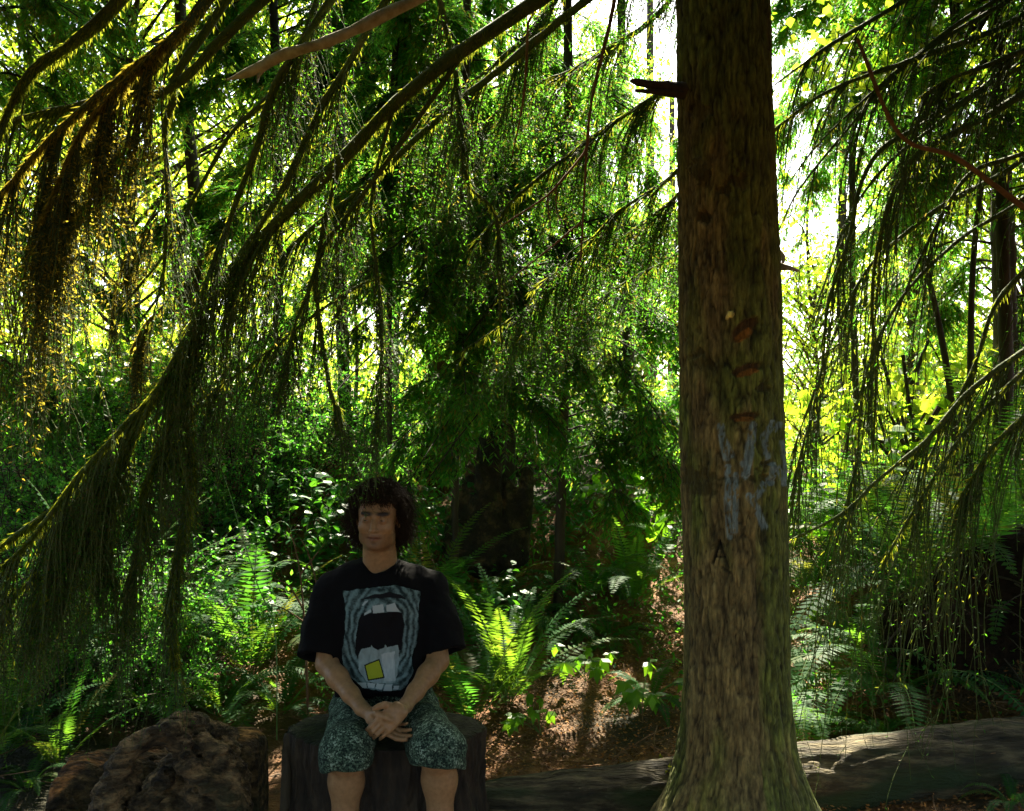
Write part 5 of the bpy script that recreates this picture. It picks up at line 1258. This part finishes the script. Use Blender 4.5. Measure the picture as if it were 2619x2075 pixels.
    for sx_ in (-1, 1):
        blotch((sx_ * .030, -.078, .021), (.025, .03, .0080), (.05, .035, .03), 1.0)
        blotch((sx_ * .031, -.083, -.009), (.016, .02, .006), (.72, .58, .55), .6)
    jaw = (hl[:, 2] < -.052) & (hl[:, 2] > -.125) & (hl[:, 1] < .02)
    nz = fbm(v * 90, 2, 5)
    c[jaw, :3] *= (np.array([.72, .72, .76]) + .12 * nz[jaw, None])
    blotch((0, -.088, -.085), (.010, .02, .006), (.4, .36, .33), .7); blotch((0, -.085, -.108), (.026, .03, .012), (.48, .43, .40), .5)
    mesh_obj("body", v, q, skin_mat(), root, org, col=c)
    # eyes, looking to the left of the photograph
    g = Geo()
    def ball(cn, r, fn, a0=0, nu=24, nv=16, sq=1):
        u = np.linspace(0, 2 * math.pi, nu, endpoint=False); w = np.linspace(.001, math.pi - .001, nv)
        U, W = np.meshgrid(u, w); d = np.stack([np.sin(W) * np.cos(U), -np.cos(W), np.sin(W) * np.sin(U)], -1).reshape(-1, 3)
        pts = np.array(cn) + d * r; i = np.arange(nv - 1)[:, None] * nu; j = np.arange(nu)[None]
        qd = np.stack([i + j, i + (j + 1) % nu, i + nu + (j + 1) % nu, i + nu + j], -1).reshape(-1, 4)
        g.add(pts @ T[0].T + T[1], qd, col=np.concatenate([fn(d), np.ones((len(d), 1))], 1))
    gz = unit([-.36, -1, -.03])
    def eyec(d):
        cs = d @ gz; c = np.tile(np.array([.24, .21, .18]), (len(d), 1)); c[cs > .86] = [.06, .035, .018]; c[cs > .965] = [.004, .004, .004]; return c
    eyes = []
    for sx_ in (-1, 1):
        g = Geo(); ball((sx_ * .030, -.0748, -.0010), np.array([.0125, .0115, .0078]), eyec)
        shift(g, org).build("eye", tint_mat("eye", .12, .6, 0), root, color=True)
    # T-shirt
    s = SDF([-1.05, 3.45, .38], [.02, 4.25, 1.2], .0050)
    col = P(973, 1452, 3.95)
    s.cap(P(905, 1500, 3.99), P(1040, 1498, 3.99), .095, .095, .03)
    s.chain([sh[0] + [.015, .01, .0], P(972, 1490, 3.98), sh[1] + [-.015, .01, 0]], [.060, .088, .060], .05)
    s.chain([P(915, 1560, 3.985), P(905, 1680, 3.985), P(905, 1770, 3.96)], [.125, .125, .115], .05)
    s.chain([P(1035, 1560, 3.985), P(1045, 1680, 3.985), P(1040, 1770, 3.96)], [.125, .125, .115], .05)
    s.ell(P(975, 1600, 3.95), (.17, .145, .23), .05); s.ell(P(975, 1735, 3.93), (.185, .15, .10), .05)
    for i in (0, 1):
        o_ = np.array([-.024 if i == 0 else .024, 0, 0])
        s.chain([sh[i] + [0, .01, .0], (sh[i] * .45 + el[i] * .55) + o_, el[i] * 1.02 - sh[i] * .02 + o_ * 1.7], [.062, .071, .077], .045)
    # collar opening and sleeve hems
    s.ell([nb[0], 3.915, 1.112], (.074, .105, .074), .010, 'sub'); s.ell([nb[0], 3.90, 1.17], (.074, .12, .08), .010, 'sub')
    for i in (0, 1):
        ax = unit(el[i] - sh[i]); out = np.array([-.5 if i == 0 else .5, 0, 0]); end = el[i] - ax * .030 + out * .03
        a, b = (np.array([-1.05, 3.5, .5]), np.array([P(858, 1600, 3.9)[0], 4.3, .82])) if i == 0 else (np.array([P(1088, 1600, 3.9)[0], 3.5, .5]), np.array([.02, 4.3, .82]))
        s.cut(end, ax + out * .25 , a, b, .004)
        s.cap(end - ax * .035 + out * .02, end + ax * .05 + out * .03, .060, .066, .004, 'sub')
    s.cut(P(975, 1785, 3.83), (0, -.10, -1), [-1.05, 3.4, .35], [.02, 3.93, .60], .004)
    def wr_fn(p):
        a = 1.6 * fbm(p * 4, 2, 3)
        fold = vnoise(np.stack([p[:, 0] * 9 + 5 * (p[:, 2] - .9) * np.tanh((p[:, 0] + .52) * 12) + a, p[:, 1] * 5, p[:, 2] * 5 + a], -1), 5)
        low = vnoise(np.stack([p[:, 0] * 6 + a, p[:, 1] * 4, p[:, 2] * 26 + a * 1.5], -1), 6) * np.clip((.72 - p[:, 2]) * 6, 0, 1)
        return -.0085 * fold - .007 * low - .003 * fbm(p * 28, 2, 9)
    s.noise(lambda p: 1.7 * wr_fn(p), .04)
    v, q = s.mesh(2)
    cloth = noise_mat("black cotton", [(.3, (.003, .003, .0035)), (.7, (.006, .006, .0065))], nscale=300, bump=.3, bscale=900, bdist=.001, rough=.95, spec=.12)
    shirt = mesh_obj("t_shirt", v, q, cloth, root, org)
    # the print: a generic wide open mouth with teeth, laid on the front of the shirt
    from mathutils.bvhtree import BVHTree
    bvh = BVHTree.FromPolygons([tuple(a) for a in v], [tuple(int(k) for k in a) for a in q])
    U, V = 190, 260; px = np.linspace(872, 1078, U); py = np.linspace(1496, 1776, V)
    grid = np.full((V, U, 3), np.nan); cm = np.array([0, 0, CAMZ])
    for a in range(V):
        for b in range(U):
            d = P(px[b], py[a], 1.0) - cm; d = d / np.linalg.norm(d)
            hit = bvh.ray_cast(Vector(cm), Vector(d))
            if hit[0] is not None: grid[a, b] = np.array(hit[0]) + np.array(hit[1]) * .0016 * (1 if hit[1].dot(Vector(d)) < 0 else -1)
    X, Yg = np.meshgrid(px, py); n0 = np.stack([X / 16, Yg / 16, 0 * X], -1); wx = X + 3 * fbm(n0, 2, 3); wy = Yg + 3 * fbm(n0, 2, 5)
    # scale measured on the enlarged crop: crop (cx,cy) -> photo 820+cx*.2577, 1460+cy*.2577
    def c2(a, b): return 820 + a * .2577, 1460 + b * .2577
    colr = np.zeros((V, U, 3)); al = np.zeros((V, U))
    def poly(pts, sx=wx, sy=wy):
        pts = [c2(*p) for p in pts]; ins = np.zeros(sx.shape, bool); m = len(pts)
        for k in range(m):
            (x1, y1), (x2, y2) = pts[k], pts[(k + 1) % m]
            cnd = ((y1 > sy) != (y2 > sy)); ins ^= cnd & (sx < (x2 - x1) * (sy - y1) / (y2 - y1 + 1e-9) + x1)
        return ins
    outl = poly([(220, 205), (400, 175), (600, 160), (740, 145), (880, 170), (985, 210), (968, 400), (985, 560), (955, 720), (905, 860), (915, 1000), (870, 1120), (800, 1185), (600, 1200), (420, 1170), (350, 1110), (270, 1040), (225, 930), (215, 780), (240, 600), (250, 420)])
    base = .5 + .8 * fbm(np.stack([X / 10, Yg / 5, 0 * X], -1), 3, 3) + .45 * fbm(np.stack([X / 3, Yg / 3, 0 * X], -1), 2, 8)
    r_ = np.hypot((wx - c2(600, 0)[0]) / 62, (wy - c2(0, 600)[1]) / 98)
    base = .42 + .45 * fbm(np.stack([X / 9, Yg / 12, 0 * X], -1), 3, 3) + .3 * fbm(np.stack([X / 3, Yg / 3, 0 * X], -1), 2, 8) + .38 * np.sin(r_ * 26 + 4 * fbm(np.stack([X / 34, Yg / 34, 0 * X], -1), 2, 31))
    g1 = np.array([.13, .20, .20]); g0 = np.array([.015, .028, .028])
    colr = g0 + (g1 - g0) * np.clip(base, 0, 1)[..., None] * 1.25; al = outl.astype(float)
    dark = np.array([.005, .005, .006]); white = np.array([.36, .42, .42])
    colr[poly([(400, 290), (520, 235), (680, 215), (800, 235), (850, 290), (740, 270), (600, 270), (480, 285)])] = dark * 2
    mouth = poly([(400, 440), (500, 425), (600, 420), (720, 405), (800, 420), (830, 520), (815, 700), (800, 800), (700, 790), (560, 790), (430, 780), (370, 880), (345, 820), (350, 640), (375, 520)])
    colr[mouth] = dark
    tongue = poly([(375, 850), (410, 770), (500, 765), (510, 745), (525, 765), (570, 790), (635, 770), (640, 735), (660, 765), (740, 735), (770, 735), (780, 880), (760, 1040), (730, 1110), (600, 1120), (450, 1100), (380, 980)])
    colr[tongue] = (np.array([.22, .29, .29]) * (1 + .35 * fbm(np.stack([X / 8, Yg / 14, 0 * X], -1), 3, 12)[..., None]))[tongue]
    hl_ = poly([(600, 830), (735, 800), (745, 1090), (640, 1100), (620, 930)]); colr[hl_] = (white * .95 * (1 + .15 * fbm(np.stack([X / 4, Yg / 12, 0 * X], -1), 2, 13)[..., None]))[hl_]
    for t_ in [[(432, 447), (440, 420), (500, 380), (505, 410)], [(515, 350), (622, 332), (632, 412), (522, 425)], [(650, 345), (735, 318), (752, 360), (785, 405), (655, 408)], [(365, 1110), (450, 1110), (460, 1160), (390, 1160)], [(465, 1110), (545, 1120), (530, 1165), (470, 1160)], [(555, 1120), (630, 1125), (605, 1180), (545, 1170)], [(645, 1130), (710, 1125), (705, 1190), (620, 1190)], [(725, 1140), (780, 1140), (770, 1180), (720, 1180)], [(410, 345), (440, 305), (480, 295), (430, 350)]]:
        colr[poly(t_, X, Yg)] = white
    colr[poly([(432, 935), (585, 872), (638, 1065), (470, 1095)], X, Yg)] = [.01, .012, .006]
    colr[poly([(447, 943), (578, 890), (622, 1052), (478, 1080)], X, Yg)] = [.30, .34, .02]
    ok = ~np.isnan(grid[..., 0]) & (al > .5)
    vid = -np.ones((V, U), int); vid[ok] = np.arange(ok.sum())
    a0, b0, c0, d0 = vid[:-1, :-1], vid[:-1, 1:], vid[1:, 1:], vid[1:, :-1]
    zj = np.nan_to_num(grid[..., 1]); jump = (np.abs(zj[:-1, :-1] - zj[1:, 1:]) < .02) & (np.abs(zj[:-1, 1:] - zj[1:, :-1]) < .02)
    m_ = (a0 >= 0) & (b0 >= 0) & (c0 >= 0) & (d0 >= 0) & jump
    Q = np.stack([a0[m_], d0[m_], c0[m_], b0[m_]], 1)
    pr = Geo().add(grid[ok], Q, col=np.concatenate([colr[ok], np.ones((ok.sum(), 1))], 1))
    po = shift(pr, org).build("printed_mouth", tint_mat("shirt print", .85, .15, .2), shirt, color=True)
    po["label"] = "grey open mouth with white teeth and a small yellow square printed on the chest"
    # shorts
    s = SDF([-1.0, 3.35, .25], [-.02, 4.25, .75], .0050)
    s.cap(P(925, 1815, 3.99), P(1045, 1815, 3.99), .125, .125, .03)
    for i in (0, 1):
        kk = kn[i] + [0, .0, .0]
        s.chain([hp[i] + [0, 0, -.01], hp[i] * .45 + kk * .55 + [0, 0, .004], kk + [0, .012, .002], kk + [0, .006, -.055], kk + [0, .006, -.10]], [.115, .102, .094, .092, .094], .03)
        ax = np.array([.12 if i == 0 else -.10, -.25, -1.0]); end = kk + [0, 0, -.058]
        s.cut(end, ax, kk + [-.12 if i == 0 else -.12, -.2, -.30], kk + [.12, .14, -.005], .004)
        s.cap(end + [0, .004, .022], end + [0, .004, -.06], .068, .076, .004, 'sub')
    s.noise(lambda p: -.010 * vnoise(np.stack([p[:, 0] * 13, p[:, 1] * 12 + p[:, 2] * 9, p[:, 2] * 9], -1), 5) - .006 * vnoise(p * [26, 14, 30], 6) - .002 * fbm(p * 40, 2, 9), .03)
    v, q = s.mesh(2)
    m, nt, n, l = new_mat("speckled shorts cloth")
    tc = n.new("ShaderNodeTexCoord"); vo = n.new("ShaderNodeTexVoronoi"); vo.inputs["Scale"].default_value = 190; l.new(tc.outputs["Object"], vo.inputs["Vector"])
    nz = n.new("ShaderNodeTexNoise"); nz.inputs["Scale"].default_value = 22; nz.inputs["Detail"].default_value = 8; nz.inputs["Roughness"].default_value = .8; l.new(tc.outputs["Object"], nz.inputs["Vector"])
    sp = n.new("ShaderNodeSeparateColor"); l.new(vo.outputs["Color"], sp.inputs[0])
    ad = n.new("ShaderNodeMath"); ad.operation = 'MULTIPLY_ADD'; ad.inputs[1].default_value = .38; l.new(sp.outputs[0], ad.inputs[0]); l.new(nz.outputs["Fac"], ad.inputs[2])
    r = ramp(n, [(.46, (.010, .018, .014)), (.60, (.032, .058, .038)), (.74, (.085, .135, .092)), (.86, (.23, .31, .235))]); r.color_ramp.interpolation = 'CONSTANT'
    l.new(ad.outputs[0], r.inputs[0])
    p = n.new("ShaderNodeBsdfPrincipled"); p.inputs["Roughness"].default_value = .9; p.inputs["Specular IOR Level"].default_value = .15; l.new(r.outputs[0], p.inputs["Base Color"])
    o = n.new("ShaderNodeOutputMaterial"); l.new(p.outputs[0], o.inputs[0])
    mesh_obj("shorts", v, q, m, root, org)
    # shoes (below the frame)
    for i in (0, 1):
        s = SDF(an[i] - [.09, .28, .12], an[i] + [.09, .12, .08], .006)
        s.chain([an[i] + [0, .03, -.045], an[i] + [0, -.10, -.050], an[i] + [0, -.18, -.052]], [.042, .042, .036], .02); s.cap(an[i] + [0, .0, -.03], an[i] + [0, .01, .03], .045, .044, .02)
        s.cut(an[i] - [0, 0, .085], (0, 0, -1), an[i] - [.1, .3, .2], an[i] + [.1, .15, 0])
        v, q = s.mesh(1); mesh_obj("shoe", v, q, cloth, root, org)
    # hair: a cap of skull-hugging base plus thousands of curls
    rng = np.random.default_rng(77); H, base_ = Geo(), None
    s = SDF(Hc - [.16, .17, .20], Hc + [.16, .19, .18], .005)
    s.ell((0, .030, .045), (.083, .092, .083), .01, 'add', T); s.ell((0, .055, -.03), (.080, .065, .09), .03, 'add', T)
    s.noise(lambda p: -.008 * fbm(p * 40, 3, 6), .04)
    # leave the face free
    s.ell((.002, -.085, -.020), (.074, .090, .086), .006, 'sub', T)
    v, q = s.mesh(1)
    hm = noise_mat("dark brown hair", [(.3, (.010, .006, .0035)), (.7, (.040, .023, .011))], nscale=120, bump=.6, bscale=300, bdist=.004, rough=.75, spec=.1)
    hair = mesh_obj("hair", v, q, hm, root, org)
    N = 8500
    d = unit(rng.normal(size=(N * 3, 3)) + [0, .25, .25]); p = d * np.array([.080, .092, .086]) + np.array([0, .028, .040])
    face = (p[:, 1] < -.018) & (p[:, 2] < .074 + .012 * np.sin(p[:, 0] * 160)) & (np.abs(p[:, 0]) < .069); ear = (p[:, 2] < -.085)
    low = (p[:, 2] < .004) & (p[:, 1] < .036)
    p, d = p[~(face | ear | low)][:N], d[~(face | ear | low)][:N]; N = len(p)
    K = 17; t = np.linspace(0, 1, K)
    L = rng.uniform(.045, .105, N) * (1 - .62 * np.clip(p[:, 2] / .11, 0, 1)); ph = rng.uniform(0, 6.283, N); fq = rng.uniform(1.0, 2.0, N); am = rng.uniform(.004, .012, N)
    a = unit(np.cross(d, rng.normal(size=(N, 3)))); b = np.cross(d, a)
    g_ = unit(d * rng.uniform(.35, 1.0, (N, 1)) + a * rng.normal(size=(N, 1)) * .5 + np.array([0, 0, -.75]) * np.clip(1.1 - (p[:, 2:3] + .02) * 8, 0, 1.3) + np.array([0, -.25, 0]) * (p[:, 1:2] < .01))
    pa = p[:, None] + g_[:, None] * (L[:, None] * t)[..., None] + a[:, None] * (am[:, None] * np.minimum(t * 4, 1) * np.cos(ph[:, None] + fq[:, None] * t * 6.283))[..., None] + b[:, None] * (am[:, None] * np.minimum(t * 4, 1) * np.sin(ph[:, None] + fq[:, None] * t * 6.283))[..., None]
    pa[:, :, 2] -= (t ** 2)[None] * .018
    H.tubes(pa @ T[0].T + T[1], (np.linspace(1.0, .5, K) * .0009)[None], 3, rng)
    # fringe over the forehead, and the longer hair behind the neck
    n2 = 120; x = rng.uniform(-.055, .058, n2); st = np.stack([x, -.040 - .018 * np.cos(x * 20), .088 + 0 * x + rng.uniform(-.012, .01, n2)], -1)
    pa = grow(st, np.stack([rng.normal(size=n2) * .5, -.75 + 0 * x, -.25 + 0 * x], -1), rng.uniform(.030, .052, n2) * (.85 + 5 * np.abs(x)), 10, rng, 1.0, .5)
    H.tubes(pa @ T[0].T + T[1], .0010, 3, rng)
    n3 = 1500; sx_ = np.where(rng.random(n3) < .5, -1, 1); st = np.stack([sx_ * rng.uniform(.045, .082, n3), rng.uniform(.042, .095, n3), rng.uniform(-.06, .03, n3)], -1)
    pa = grow(st, np.stack([sx_ * .12 + rng.normal(size=n3) * .3, .2 + rng.normal(size=n3) * .3, -.8 + 0 * sx_], -1), rng.uniform(.05, .115, n3), 12, rng, .5, .8)
    H.tubes(pa @ T[0].T + T[1], .0011, 3, rng)
    shift(H, org).build("curls", hm, hair)
person()
